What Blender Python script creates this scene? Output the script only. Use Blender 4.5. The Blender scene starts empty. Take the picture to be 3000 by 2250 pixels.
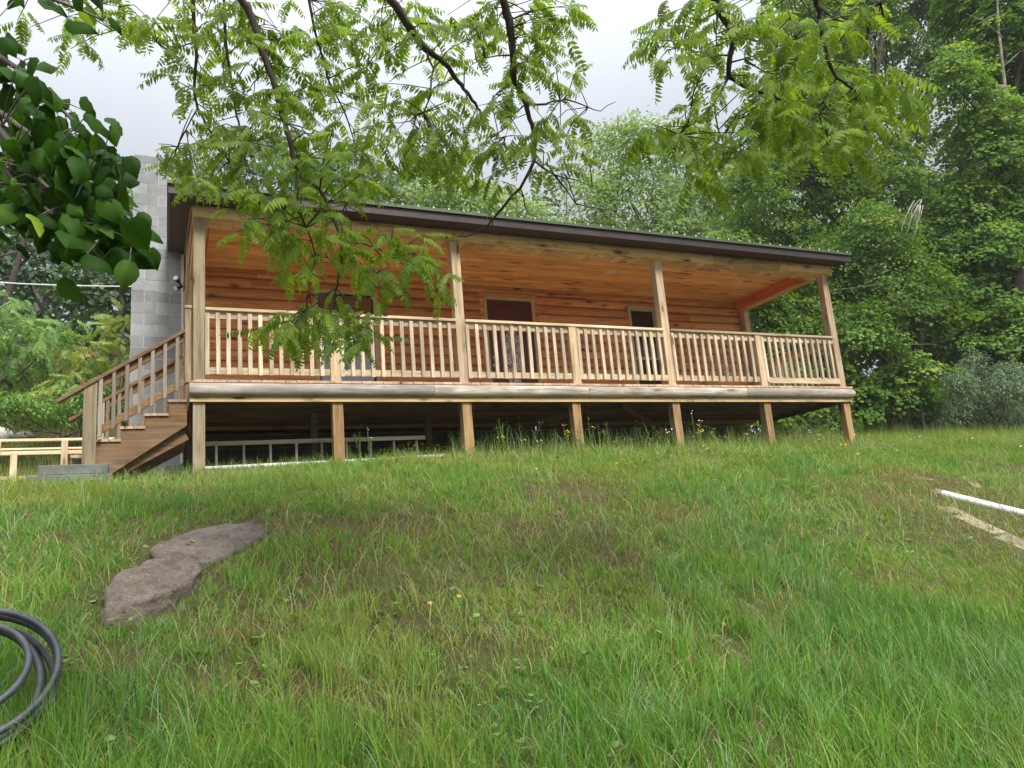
import bpy, math, random
import numpy as np
from mathutils import Vector, Matrix
R_ = math.radians
random.seed(7)
sc = bpy.context.scene
C = sc.collection

# ------------------------------------------------------------------ camera
CAM = np.array([0, 0, 1.5])
F = 2260.0
def _rot(a, b, c):
    Ry = np.array([[np.cos(a), 0, np.sin(a)], [0, 1, 0], [-np.sin(a), 0, np.cos(a)]])
    Rx = np.array([[1, 0, 0], [0, np.cos(b), -np.sin(b)], [0, np.sin(b), np.cos(b)]])
    Rz = np.array([[np.cos(c), -np.sin(c), 0], [np.sin(c), np.cos(c), 0], [0, 0, 1]])
    return Rz @ Rx @ Ry
RC = _rot(R_(-24.705), R_(-11.87), R_(-4.805))
def ray(px, py):
    d = RC.T @ np.array([(px-1500)/F, (py-1125)/F, 1.0])
    return np.array([d[0], d[2], -d[1]])
def at(px, py, Y):
    d = ray(px, py)
    return CAM + d*(Y/d[1])
def atx(px, py, X):
    d = ray(px, py)
    return CAM + d*(X/d[0])
cam = bpy.data.cameras.new('camera')
cam.sensor_width = 36; cam.lens = F/3000*36; cam.clip_end = 600; cam.clip_start = 0.05
co = bpy.data.objects.new('camera', cam); C.objects.link(co)
# camera axes in (X right, y down, Y depth) -> world (X, Y, Z)
def cw(v):
    d = RC.T @ np.array(v, float)
    return Vector((d[0], d[2], -d[1]))
xr, yu, zb = cw((1, 0, 0)), cw((0, -1, 0)), cw((0, 0, -1))
M = Matrix(((xr.x, yu.x, zb.x, CAM[0]), (xr.y, yu.y, zb.y, CAM[1]), (xr.z, yu.z, zb.z, CAM[2]), (0, 0, 0, 1)))
co.matrix_world = M
sc.camera = co

# ------------------------------------------------------------------ terrain
def vnoise(x, y, seed=0):
    x = np.asarray(x, float); y = np.asarray(y, float)
    xi = np.floor(x).astype(np.int64); yi = np.floor(y).astype(np.int64)
    fx = x-xi; fy = y-yi
    fx = fx*fx*(3-2*fx); fy = fy*fy*(3-2*fy)
    def h(a, b):
        n = (a*374761393 + b*668265263 + seed*1442695041) & 0x7fffffff
        n = ((n ^ (n >> 13))*1274126177) & 0x7fffffff
        return ((n ^ (n >> 16)) & 0xffff)/65535.0
    return (h(xi, yi)*(1-fx)+h(xi+1, yi)*fx)*(1-fy)+(h(xi, yi+1)*(1-fx)+h(xi+1, yi+1)*fx)*fy
def fbm(x, y, seed=0, o=3):
    s = 0; a = .5; f = 1
    for k in range(o):
        s = s+a*(vnoise(np.asarray(x)*f, np.asarray(y)*f, seed+k*17)-.5); a *= .5; f *= 2.03
    return s
_ty = np.linspace(-16, 12, 1121)
_tz = np.interp(_ty, [-16, -6, -2, 0, 2, 3.2, 4.5, 5.5, 6.5, 7.5, 8.5, 10, 12], [-1.0, -.6, -.15, 0, .30, .66, 1.19, 1.63, 2.02, 2.31, 2.50, 2.72, 2.72])
_tz = np.convolve(np.pad(_tz, 20, mode='edge'), np.ones(41)/41, mode='valid')
def ground(X, Y, fine=True):
    X = np.asarray(X, float); Y = np.asarray(Y, float)
    a = np.interp(Y, _ty, _tz)
    s_ = .11+.008*np.clip((X-6)/8, 0, 1)
    b = s_*np.clip(Y-10, 0, 12)*np.clip((Y-9)/3, 0, 1)+.34*np.clip(Y-23, 0, 40)
    b = b+.30*np.clip(Y-14.6, 0, 6)*np.clip((.2-X)/2, 0, 1)
    z = a+b+.045*np.clip(X/5, 0, 1)*np.clip((14-X)/4, .4, 1)*np.clip(Y/10, 0, 1)-.13*np.clip((3-X)/4, 0, 1)*np.clip((Y-5)/4, 0, 1)*np.clip((19-Y)/4, 0, 1)
    z = z - .02*np.clip(-4-Y, 0, 30)
    dep = np.clip((Y-3)/3, 0, 1)*np.clip((11.5-Y)/2, 0, 1)
    z = z + .18*fbm(X*.45+3, Y*.45, 3)*np.clip((10.2-Y)/3, .12, 1)
    if fine:
        z = z + .11*fbm(X*1.7, Y*1.7, 9)*np.clip((10.4-Y)/1.5, .3, 1)
    return z
def hit(px, py, lift=0.0):
    d = ray(px, py)
    lo = 1.0
    for i in range(600):
        t = lo+i*.03
        P = CAM+d*(t/d[1])
        if P[2] <= float(ground(P[0], P[1]))+lift:
            return P
    return P

# ------------------------------------------------------------------ node helpers
def newmat(name):
    m = bpy.data.materials.new(name); m.use_nodes = True
    nt = m.node_tree; nt.nodes.clear()
    out = nt.nodes.new('ShaderNodeOutputMaterial')
    return m, nt, out
def N(nt, t, **kw):
    n = nt.nodes.new('ShaderNode'+t)
    for k, v in kw.items():
        if k.startswith('i_'):
            key = k[2:].replace('_', ' ')
            n.inputs[key].default_value = v
        else:
            setattr(n, k, v)
    return n
def L(nt, a, b): nt.links.new(a, b)
def ramp(nt, fac, stops, interp='LINEAR'):
    r = nt.nodes.new('ShaderNodeValToRGB'); r.color_ramp.interpolation = interp
    e = r.color_ramp.elements
    while len(e) < len(stops): e.new(0.5)
    for k, (p, c) in enumerate(stops):
        e[k].position = p; e[k].color = (c[0], c[1], c[2], 1) if not isinstance(c, (int, float)) else (c, c, c, 1)
    L(nt, fac, r.inputs['Fac'])
    return r.outputs['Color']
def math_(nt, op, a, b=None, clamp=False):
    n = nt.nodes.new('ShaderNodeMath'); n.operation = op; n.use_clamp = clamp
    for k, v in enumerate((a, b)):
        if v is None: continue
        if isinstance(v, (int, float)): n.inputs[k].default_value = v
        else: L(nt, v, n.inputs[k])
    return n.outputs[0]
def mix(nt, fac, a, b, mode='MIX'):
    n = nt.nodes.new('ShaderNodeMix'); n.data_type = 'RGBA'; n.blend_type = mode
    if isinstance(fac, (int, float)): n.inputs[0].default_value = fac
    else: L(nt, fac, n.inputs[0])
    for k, v in ((6, a), (7, b)):
        if isinstance(v, tuple): n.inputs[k].default_value = (v[0], v[1], v[2], 1)
        else: L(nt, v, n.inputs[k])
    return n.outputs[2]
def noise(nt, vec, scale, detail=4, rough=.55, dist=0):
    n = N(nt, 'TexNoise'); n.inputs['Scale'].default_value = scale
    n.inputs['Detail'].default_value = detail; n.inputs['Roughness'].default_value = rough
    n.inputs['Distortion'].default_value = dist
    L(nt, vec, n.inputs['Vector']); return n.outputs['Fac']
def bump(nt, h, s, d=.01):
    n = N(nt, 'Bump'); n.inputs['Strength'].default_value = s; n.inputs['Distance'].default_value = d
    L(nt, h, n.inputs['Height']); return n.outputs['Normal']
def attr(nt, name):
    n = N(nt, 'Attribute'); n.attribute_name = name
    return n

def wood(name, cols, axis=0, grey=0.0, knots=.8, rough=.75, kcol=(.10, .035, .012), spec=.3, stain=None, knot_cell=.45):
    """cols: three colours dark-mid-light; axis = grain axis."""
    m, nt, out = newmat(name)
    tc = N(nt, 'TexCoord').outputs['Object']
    oi = N(nt, 'ObjectInfo').outputs['Random']
    tone = attr(nt, 'tone').outputs['Fac']
    off = N(nt, 'CombineXYZ')
    v = math_(nt, 'ADD', math_(nt, 'MULTIPLY', oi, 37.0), math_(nt, 'MULTIPLY', tone, 91.0))
    for k in range(3): L(nt, v, off.inputs[k])
    add = N(nt, 'VectorMath', operation='ADD'); L(nt, tc, add.inputs[0]); L(nt, off.outputs[0], add.inputs[1])
    p = add.outputs[0]
    def scaled(al, ac):
        mp = N(nt, 'Mapping'); s = [ac]*3; s[axis] = al; mp.inputs['Scale'].default_value = s
        L(nt, p, mp.inputs['Vector']); return mp.outputs[0]
    g1 = noise(nt, scaled(1.6, 26), 1.0, 5, .6, .6)
    g2 = noise(nt, scaled(6, 120), 1.0, 3, .6)
    big = noise(nt, scaled(.7, 2.2), 1.0, 3, .5)
    f = math_(nt, 'ADD', math_(nt, 'MULTIPLY', g1, .6), math_(nt, 'MULTIPLY', g2, .25))
    f = math_(nt, 'ADD', f, math_(nt, 'MULTIPLY', big, .25))
    col = ramp(nt, f, [(.41, cols[0]), (.52, cols[1]), (.64, cols[2])])
    # per-board tone
    br = math_(nt, 'ADD', math_(nt, 'MULTIPLY', tone, .42), .78)
    br = math_(nt, 'MULTIPLY', br, math_(nt, 'ADD', math_(nt, 'MULTIPLY', oi, .36), .80))
    cb = N(nt, 'CombineXYZ')
    for k in range(3): L(nt, br, cb.inputs[k])
    col = mix(nt, 1.0, col, cb.outputs[0], 'MULTIPLY')
    if knots > 0:
        vo = N(nt, 'TexVoronoi'); vo.inputs['Scale'].default_value = 1.0; vo.inputs['Randomness'].default_value = 1
        L(nt, scaled(1/knot_cell, 8.5), vo.inputs['Vector'])
        wob = math_(nt, 'ADD', vo.outputs['Distance'], math_(nt, 'MULTIPLY', g1, .08))
        pick = math_(nt, 'GREATER_THAN', N_sep(nt, vo.outputs['Color']), 1-knots*.5)
        k1 = math_(nt, 'MULTIPLY', ramp1(nt, wob, .17, .25), pick)
        k2 = math_(nt, 'MULTIPLY', math_(nt, 'MULTIPLY', ramp1(nt, wob, .20, .52), pick), .50)
        col = mix(nt, k2, col, tuple(c*.5 for c in cols[0]))
        col = mix(nt, k1, col, kcol)
    if grey > 0:
        gn = noise(nt, scaled(.9, 3.5), 1.0, 5, .65)
        gm = math_(nt, 'MULTIPLY', ramp(nt, gn, [(.40, 0.0), (.62, 1.0)]), grey)
        col = mix(nt, math_(nt, 'MULTIPLY', gm, .8), col, (.235, .21, .18))
    if stain:
        sn = noise(nt, scaled(2.5, 9), 1.0, 5, .7)
        sm = ramp(nt, sn, [(.56, 0.0), (.68, .75)])
        col = mix(nt, sm, col, stain)
    b = N(nt, 'BsdfPrincipled'); L(nt, col, b.inputs['Base Color'])
    b.inputs['Roughness'].default_value = rough; b.inputs['Specular IOR Level'].default_value = spec
    L(nt, bump(nt, f, .35, .004), b.inputs['Normal'])
    L(nt, b.outputs[0], out.inputs[0])
    return m
def N_sep(nt, c):
    s = N(nt, 'SeparateColor'); L(nt, c, s.inputs[0]); return s.outputs[0]
def ramp1(nt, v, lo, hi):   # 1 below lo, 0 above hi
    n = N(nt, 'MapRange'); L(nt, v, n.inputs['Value'])
    n.inputs['From Min'].default_value = lo; n.inputs['From Max'].default_value = hi
    n.inputs['To Min'].default_value = 1; n.inputs['To Max'].default_value = 0
    return n.outputs[0]
def simple(name, col, rough=.6, metal=0, spec=.5, var=.0, vs=8, bmp=0, bs=60, coat=0):
    m, nt, out = newmat(name)
    b = N(nt, 'BsdfPrincipled'); b.inputs['Roughness'].default_value = rough
    b.inputs['Metallic'].default_value = metal; b.inputs['Specular IOR Level'].default_value = spec
    b.inputs['Base Color'].default_value = (*col, 1)
    tc = N(nt, 'TexCoord').outputs['Object']
    if var:
        n = noise(nt, tc, vs, 6, .6)
        c = ramp(nt, n, [(.3, tuple(x*(1-var) for x in col)), (.7, tuple(min(1, x*(1+var)) for x in col))])
        L(nt, c, b.inputs['Base Color'])
        r = math_(nt, 'ADD', math_(nt, 'MULTIPLY', n, .25), rough-.12)
        L(nt, r, b.inputs['Roughness'])
    if bmp: L(nt, bump(nt, noise(nt, tc, bs, 5, .7), bmp, .004), b.inputs['Normal'])
    L(nt, b.outputs[0], out.inputs[0]); return m
def leafmat(name, dark, mid, light, trans=.35, gloss=.35, odd=None, tboost=1.25):
    m, nt, out = newmat(name)
    t = attr(nt, 'tone').outputs['Fac']
    st = [(0, dark), (.5, mid), (.93, light)]
    if odd: st.append((.985, odd))
    col = ramp(nt, t, st)
    b = N(nt, 'BsdfPrincipled'); L(nt, col, b.inputs['Base Color'])
    b.inputs['Roughness'].default_value = .5; b.inputs['Specular IOR Level'].default_value = gloss
    tr = N(nt, 'BsdfTranslucent')
    tcol = mix(nt, 1.0, col, (tboost*1.15, tboost*1.1, tboost*.35), 'MULTIPLY'); L(nt, tcol, tr.inputs['Color'])
    mx = N(nt, 'MixShader'); mx.inputs[0].default_value = trans
    L(nt, b.outputs[0], mx.inputs[1]); L(nt, tr.outputs[0], mx.inputs[2]); L(nt, mx.outputs[0], out.inputs[0])
    return m

# ------------------------------------------------------------------ materials
PINE = ((.40, .135, .030), (.56, .21, .052), (.66, .29, .085))
m_siding = wood('orange_pine_log_siding', ((.42, .17, .058), (.60, .285, .108), (.72, .39, .165)), 0, 0, .7, .5, (.16, .04, .012), .4)
m_siding_y = wood('orange_pine_log_siding_side', ((.42, .19, .085), (.56, .28, .13), (.66, .37, .19)), 1, 0, .6, .6)
m_ceiling = wood('honey_pine_ceiling', ((.52, .25, .075), (.72, .40, .14), (.84, .52, .21)), 0, 0, .9, .42, (.14, .035, .01), .45, knot_cell=.6)
m_beam = wood('beam_pine', ((.42, .26, .11), (.58, .40, .19), (.70, .50, .27)), 0, .15, .6, .7, (.1, .05, .02), .3, (.12, .08, .045))
m_beam_y = wood('beam_pine_depth', ((.42, .24, .10), (.58, .37, .16), (.68, .46, .22)), 1, .1, .5)
m_red = wood('red_pine_board', ((.36, .09, .030), (.50, .14, .05), (.58, .2, .08)), 1, 0, .5, .5)
m_post = wood('post_pine', ((.31, .19, .095), (.55, .385, .225), (.73, .565, .375)), 2, .4, .75, .75, (.14, .06, .03))
m_post_low = wood('deck_post_treated', ((.22, .12, .048), (.34, .20, .085), (.45, .29, .14)), 2, .2, .7, .75, (.1, .05, .025))
m_rail = wood('rail_pine', ((.34, .225, .12), (.56, .41, .25), (.73, .59, .40)), 0, .5, .4, .8, (.2, .11, .06))
m_bal = wood('baluster_pine', ((.34, .235, .14), (.56, .43, .285), (.74, .62, .45)), 2, .65, .35, .8, (.2, .11, .06))
m_log = wood('weathered_skirt_log', ((.20, .16, .12), (.50, .425, .34), (.72, .65, .55)), 0, .95, .8, .85, (.16, .12, .09), .2, (.20, .165, .13))
m_deck = wood('deck_board', ((.40, .24, .15), (.55, .36, .24), (.66, .46, .33)), 1, .35, .5, .8)
m_stair = wood('stair_board', ((.13, .068, .028), (.22, .122, .050), (.32, .19, .085)), 0, .3, .5, .8)
m_stairv = wood('stair_upright', ((.15, .115, .085), (.23, .185, .14), (.32, .265, .21)), 2, .45, .4, .8)
m_olive = wood('shaded_weathered_olive_post', ((.17, .125, .068), (.29, .225, .13), (.40, .325, .20)), 2, .35, .8, .8, (.09, .055, .03))  # left-end posts: weathering, with tree shade put into the colour
m_greylog = wood('shaded_weathered_skirt_log', ((.17, .145, .115), (.33, .295, .245), (.50, .46, .40)), 0, .85, .8, .88, (.12, .09, .07), .2, (.12, .105, .085))  # leftmost log: greyed by wear, tree shade also darkened into its colour
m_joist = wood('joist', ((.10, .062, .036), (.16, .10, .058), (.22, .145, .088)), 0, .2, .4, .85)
m_newpine = wood('fresh_pine', ((.66, .46, .27), (.80, .62, .40), (.88, .74, .54)), 0, 0, .5, .7, (.3, .15, .07))
m_newpinev = wood('fresh_pine_upright', ((.66, .46, .27), (.80, .62, .40), (.88, .74, .54)), 2, 0, .5, .7, (.3, .15, .07))
m_oldgrey = wood('old_grey_wood', ((.16, .13, .11), (.27, .23, .20), (.40, .35, .30)), 0, .5, .4, .9)
m_strip = wood('sunk_strip', ((.15, .115, .08), (.25, .195, .14), (.34, .275, .20)), 0, .5, .4, .95)
m_oldboard = wood('old_tan_board', ((.36, .29, .21), (.52, .43, .32), (.62, .53, .42)), 0, .3, .4, .9)
m_brown = simple('brown_fascia_metal', (.060, .043, .042), .38, .3, .5, .18, 3)
m_soffit = simple('brown_vinyl_soffit', (.050, .034, .030), .6, 0, .4, .12, 4)
m_soffit2 = simple('brown_vinyl_soffit_light', (.085, .062, .055), .6, 0, .4, .12, 4)
m_green = simple('green_roof_metal', (.075, .105, .055), .42, .2, .5, .15, 5)
m_ribend = simple('rib_closure', (.55, .52, .40), .7)
m_trim = simple('tan_vinyl_trim', (.52, .48, .33), .5, 0, .4, .06)
m_white = simple('white_vinyl', (.78, .77, .72), .4, 0, .5, .05)
m_door = simple('red_brown_door', (.105, .022, .018), .35, 0, .5, .1)
m_glass = simple('dark_window_glass', (.010, .012, .014), .03, 0, 1.0)
for n_ in m_glass.node_tree.nodes:
    if n_.type == 'BSDF_PRINCIPLED': n_.inputs['IOR'].default_value = 2.1
m_mesh = simple('window_screen', (.030, .028, .026), .8)
m_metal = simple('brushed_steel', (.6, .58, .55), .3, 1)
m_black = simple('black_plastic_fixture', (.02, .02, .02), .4)
m_lens = simple('lamp_lens', (.8, .8, .78), .25)
m_pvc = simple('white_pvc', (.86, .87, .88), .35, 0, .5, .03)
m_hose = simple('black_poly_pipe', (.060, .066, .076), .45, 0, .6, .5, 12, .3, 40)
m_wire = simple('cable_jacket', (.65, .65, .65), .5)
m_lightrim = simple('light_trim', (.80, .74, .58), .4)

def blockmat():
    m, nt, out = newmat('concrete_block')
    tc = N(nt, 'TexCoord').outputs['Object']
    t = attr(nt, 'tone').outputs['Fac']
    base = ramp(nt, t, [(0, (.23, .24, .25)), (.5, (.31, .315, .32)), (1, (.375, .38, .38))])
    n1 = noise(nt, tc, 3.0, 5, .6); n2 = noise(nt, tc, 160, 3, .7)
    c = mix(nt, .5, base, ramp(nt, n1, [(.3, (.55, .55, .56)), (.7, (1.3, 1.3, 1.28))]), 'MULTIPLY')
    c = mix(nt, .35, c, ramp(nt, n2, [(.35, (.5, .5, .5)), (.65, (1.4, 1.4, 1.4))]), 'MULTIPLY')
    sm = N(nt, 'SeparateXYZ'); L(nt, tc, sm.inputs[0])
    b = N(nt, 'BsdfPrincipled'); L(nt, c, b.inputs['Base Color']); b.inputs['Roughness'].default_value = .9
    L(nt, bump(nt, n2, .5, .004), b.inputs['Normal']); L(nt, b.outputs[0], out.inputs[0])
    return m
m_block = blockmat()
m_found = simple('shade_dark_foundation_block', (.075, .073, .070), .95, 0, .2, .25, 8, .5, 80)  # under-deck shade is put into this block's base colour
m_mortar = simple('mortar', (.52, .52, .51), .95, 0, .2, .25, 12, .5, 90)
m_conc = simple('old_concrete', (.17, .18, .16), .95, 0, .2, .3, 6, .6, 50)

def rockmat(name, a, b_, c_):
    m, nt, out = newmat(name)
    tc = N(nt, 'TexCoord').outputs['Object']
    n1 = noise(nt, tc, 3.2, 8, .7, .4); n2 = noise(nt, tc, 60, 5, .8); n3 = noise(nt, tc, 14, 8, .75)
    col = ramp(nt, n1, [(.35, a), (.5, b_), (.66, c_)])
    col = mix(nt, ramp(nt, n2, [(.57, 0.0), (.63, .8)]), col, (.30, .265, .23))
    col = mix(nt, ramp(nt, n2, [(.37, .85), (.44, 0.0)]), col, (.035, .028, .024))
    col = mix(nt, ramp(nt, n3, [(.55, 0.0), (.68, .55)]), col, (.16, .15, .13))
    b = N(nt, 'BsdfPrincipled'); L(nt, col, b.inputs['Base Color']); b.inputs['Roughness'].default_value = .92
    h = math_(nt, 'ADD', n2, math_(nt, 'MULTIPLY', n3, 1.2))
    L(nt, bump(nt, h, .8, .012), b.inputs['Normal']); L(nt, b.outputs[0], out.inputs[0]); return m
m_rock = rockmat('lichened_rock', (.070, .052, .040), (.130, .100, .078), (.185, .152, .122))
m_pale_rock = rockmat('pale_rock', (.50, .48, .45), (.62, .6, .57), (.7, .68, .66))
m_dark_rock = rockmat('dark_rock', (.09, .085, .08), (.15, .14, .13), (.2, .19, .17))

def barkmat(name, d, l, sc_=14):
    m, nt, out = newmat(name)
    tc = N(nt, 'TexCoord').outputs['Object']
    mp = N(nt, 'Mapping'); mp.inputs['Scale'].default_value = (1, 1, .3); L(nt, tc, mp.inputs[0])
    n = noise(nt, mp.outputs[0], sc_, 6, .7); n2 = noise(nt, tc, 3, 4, .6)
    c = ramp(nt, n, [(.35, d), (.7, l)])
    c = mix(nt, ramp(nt, n2, [(.5, 0.0), (.7, .5)]), c, tuple(x*1.5+.02 for x in l))
    b = N(nt, 'BsdfPrincipled'); L(nt, c, b.inputs['Base Color']); b.inputs['Roughness'].default_value = .9
    L(nt, bump(nt, n, .7, .01), b.inputs['Normal']); L(nt, b.outputs[0], out.inputs[0]); return m
m_bark = barkmat('walnut_bark', (.028, .020, .016), (.085, .062, .05), 40)
m_bark2 = barkmat('grey_bark', (.07, .06, .05), (.19, .17, .14))
m_deadwood = barkmat('bleached_deadwood', (.20, .18, .15), (.40, .37, .32))

def groundmat():
    m, nt, out = newmat('grassy_soil')
    tc = N(nt, 'TexCoord').outputs['Object']
    n1 = noise(nt, tc, .9, 6, .65); n2 = noise(nt, tc, 22, 6, .75); n3 = noise(nt, tc, 5, 5, .6)
    c = ramp(nt, n2, [(.3, (.030, .022, .014)), (.5, (.085, .052, .030)), (.72, (.17, .115, .065))])
    g = ramp(nt, n3, [(.3, (.030, .055, .012)), (.7, (.075, .115, .028))])
    c = mix(nt, ramp(nt, n1, [(.35, .15), (.6, .55)]), c, g)
    b = N(nt, 'BsdfPrincipled'); L(nt, c, b.inputs['Base Color']); b.inputs['Roughness'].default_value = 1
    b.inputs['Specular IOR Level'].default_value = .1
    L(nt, bump(nt, n2, .8, .03), b.inputs['Normal']); L(nt, b.outputs[0], out.inputs[0]); return m
m_ground = groundmat()
m_sandy = simple('bare_track_soil', (.30, .24, .16), 1, 0, .1, .35, 14, .8, 60)

# ------------------------------------------------------------------ mesh builder
class MB:
    def __init__(s): s.v = []; s.f = []; s.t = []; s.mi = []; s.sm = []
    def add(s, vs, fs, tone=None, mi=0, smooth=False):
        o = len(s.v); t = random.random() if tone is None else tone
        s.v += [tuple(map(float, v)) for v in vs]
        for f in fs:
            s.f.append([i+o for i in f]); s.t.append(t); s.mi.append(mi); s.sm.append(smooth)
    def box(s, x0, x1, y0, y1, z0, z1, tone=None, mi=0):
        s.add([(x0, y0, z0), (x1, y0, z0), (x1, y1, z0), (x0, y1, z0), (x0, y0, z1), (x1, y0, z1), (x1, y1, z1), (x0, y1, z1)],
              [(0, 3, 2, 1), (4, 5, 6, 7), (0, 1, 5, 4), (1, 2, 6, 5), (2, 3, 7, 6), (3, 0, 4, 7)], tone, mi)
    def bar(s, p, q, w, h, tone=None, mi=0, up=(0, 0, 1)):
        p = Vector(p); q = Vector(q); d = (q-p).normalized(); u = Vector(up)
        r = d.cross(u)
        if r.length < 1e-4: r = d.cross(Vector((1, 0, 0)))
        r.normalize(); u = r.cross(d).normalized()
        vs = [c+r*(a*w/2)+u*(b*h/2) for c in (p, q) for a, b in ((-1, -1), (1, -1), (1, 1), (-1, 1))]
        s.add(vs, [(0, 1, 2, 3), (7, 6, 5, 4), (0, 4, 5, 1), (1, 5, 6, 2), (2, 6, 7, 3), (3, 7, 4, 0)], tone, mi)
    def prism(s, prof, a0, a1, axis=0, tone=None, mi=0, smooth=False):
        """prof: closed list of the other two coords (CCW), extruded along axis."""
        n = len(prof)
        def P(a, b, c):
            return (a, b, c) if axis == 0 else ((b, a, c) if axis == 1 else (b, c, a))
        vs = [P(a0, *p) for p in prof]+[P(a1, *p) for p in prof]
        s.add(vs, [(i, (i+1) % n, (i+1) % n+n, i+n) for i in range(n)], tone, mi, smooth)
        s.add([P(a0, *p) for p in prof]+[P(a1, *p) for p in prof], [tuple(range(n-1, -1, -1)), tuple(range(n, 2*n))], s.t[-1], mi)
    def tube(s, pts, rad, n=6, tone=None, mi=0, cap=True):
        pts = [Vector(p) for p in pts]
        if isinstance(rad, (int, float)): rad = [rad]*len(pts)
        vs = []; prev = None
        for i, p in enumerate(pts):
            d = (pts[min(i+1, len(pts)-1)]-pts[max(i-1, 0)]).normalized()
            if prev is None:
                u = d.cross(Vector((.3, .2, 1)))
                if u.length < .01: u = d.cross(Vector((1, 0, 0)))
            else:
                u = prev-d*prev.dot(d)
            u.normalize(); prev = u; w = d.cross(u)
            for k in range(n):
                a = 2*math.pi*k/n
                vs.append(p+(u*math.cos(a)+w*math.sin(a))*rad[i])
        fs = [(i*n+k, i*n+(k+1) % n, (i+1)*n+(k+1) % n, (i+1)*n+k) for i in range(len(pts)-1) for k in range(n)]
        if cap: fs += [tuple(range(n-1, -1, -1)), tuple((len(pts)-1)*n+k for k in range(n))]
        s.add(vs, fs, tone, mi, True)
    def disc(s, c, r, axis, n=20, h=.01, tone=None, mi=0, ry=None):
        ry = ry or r
        prof = [(r*math.cos(2*math.pi*k/n), ry*math.sin(2*math.pi*k/n)) for k in range(n)]
        if axis == 1: s.prism([(c[0]+a, c[2]+b) for a, b in prof], c[1]-h/2, c[1]+h/2, 1, tone, mi)
        elif axis == 2: s.prism([(c[0]+a, c[1]+b) for a, b in prof], c[2]-h/2, c[2]+h/2, 2, tone, mi)
        else: s.prism([(c[1]+a, c[2]+b) for a, b in prof], c[0]-h/2, c[0]+h/2, 0, tone, mi)
    def mesh(s, name, mats):
        me = bpy.data.meshes.new(name); me.from_pydata(s.v, [], s.f)
        a = me.attributes.new('tone', 'FLOAT', 'FACE'); a.data.foreach_set('value', s.t)
        me.polygons.foreach_set('material_index', s.mi); me.polygons.foreach_set('use_smooth', s.sm)
        for m in (mats if isinstance(mats, (list, tuple)) else [mats]): me.materials.append(m)
        me.update(); return me
    def build(s, name, mats, parent=None, bevel=0, loc=None, label=None):
        o = bpy.data.objects.new(name, s.mesh(name, mats)); C.objects.link(o)
        if parent is not None: o.parent = parent
        if loc: o.location = loc
        if bevel:
            b = o.modifiers.new('bevel', 'BEVEL'); b.width = bevel; b.segments = 2; b.limit_method = 'ANGLE'; b.angle_limit = R_(50)
        if label: o['label'] = label
        return o
def empty(name, loc=(0, 0, 0)):
    o = bpy.data.objects.new(name, None); C.objects.link(o); o.location = loc; o.empty_display_size = .3; return o
def tag(o, label=None, cat=None, group=None, kind=None):
    for k, v in (('label', label), ('category', cat), ('group', group), ('kind', kind)):
        if v: o[k] = v
    return o
def anchored(o, mb_loc): pass

# ---------------------------------------------------------------- numpy mesh
def npmesh(name, V, Fq, tone, mat, smooth=False):
    """V (n,3), Fq (m,4) quads, tone (m,)"""
    me = bpy.data.meshes.new(name)
    n, m_ = len(V), len(Fq)
    me.vertices.add(n); me.vertices.foreach_set('co', np.ascontiguousarray(V, dtype=np.float32).ravel())
    me.loops.add(m_*4); me.loops.foreach_set('vertex_index', np.ascontiguousarray(Fq, dtype=np.int32).ravel())
    me.polygons.add(m_); me.polygons.foreach_set('loop_start', np.arange(0, m_*4, 4, dtype=np.int32))
    try: me.polygons.foreach_set('loop_total', np.full(m_, 4, dtype=np.int32))
    except Exception: pass
    a = me.attributes.new('tone', 'FLOAT', 'FACE'); a.data.foreach_set('value', np.ascontiguousarray(tone, dtype=np.float32))
    if smooth: me.polygons.foreach_set('use_smooth', np.ones(m_, dtype=bool))
    me.materials.append(mat); me.update(calc_edges=True); return me
def link(name, me, parent=None):
    o = bpy.data.objects.new(name, me); C.objects.link(o)
    if parent is not None: o.parent = parent
    return o
def norm(a): return a/np.maximum(np.linalg.norm(a, axis=-1, keepdims=True), 1e-9)
def frames(axis, nrm):
    y = norm(axis); x = norm(np.cross(y, nrm)); z = np.cross(x, y)
    return np.stack([x, y, z], 2)   # columns
def stamp(tv, tf, pos, fr, scale, tone, ttone=None):
    """stamp template (k,3) at N frames. scale (N,) or (N,3)."""
    scale = np.asarray(scale, float)
    if scale.ndim == 1: scale = scale[:, None]
    k = len(tv); Nn = len(pos)
    loc = tv[None]*scale[:, None, :]
    V = np.einsum('nij,nkj->nki', fr, loc)+pos[:, None, :]
    Fq = (tf[None]+(np.arange(Nn)*k)[:, None, None]).reshape(-1, 4)
    T = np.repeat(tone, len(tf))
    if ttone is not None: T = np.clip(T+np.tile(ttone, Nn), 0, 1)
    return V.reshape(-1, 3), Fq, T
def cat(parts):
    V = []; Fq = []; T = []; o = 0
    for v, f, t in parts:
        V.append(v); Fq.append(f+o); T.append(t); o += len(v)
    return np.concatenate(V), np.concatenate(Fq), np.concatenate(T)
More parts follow.
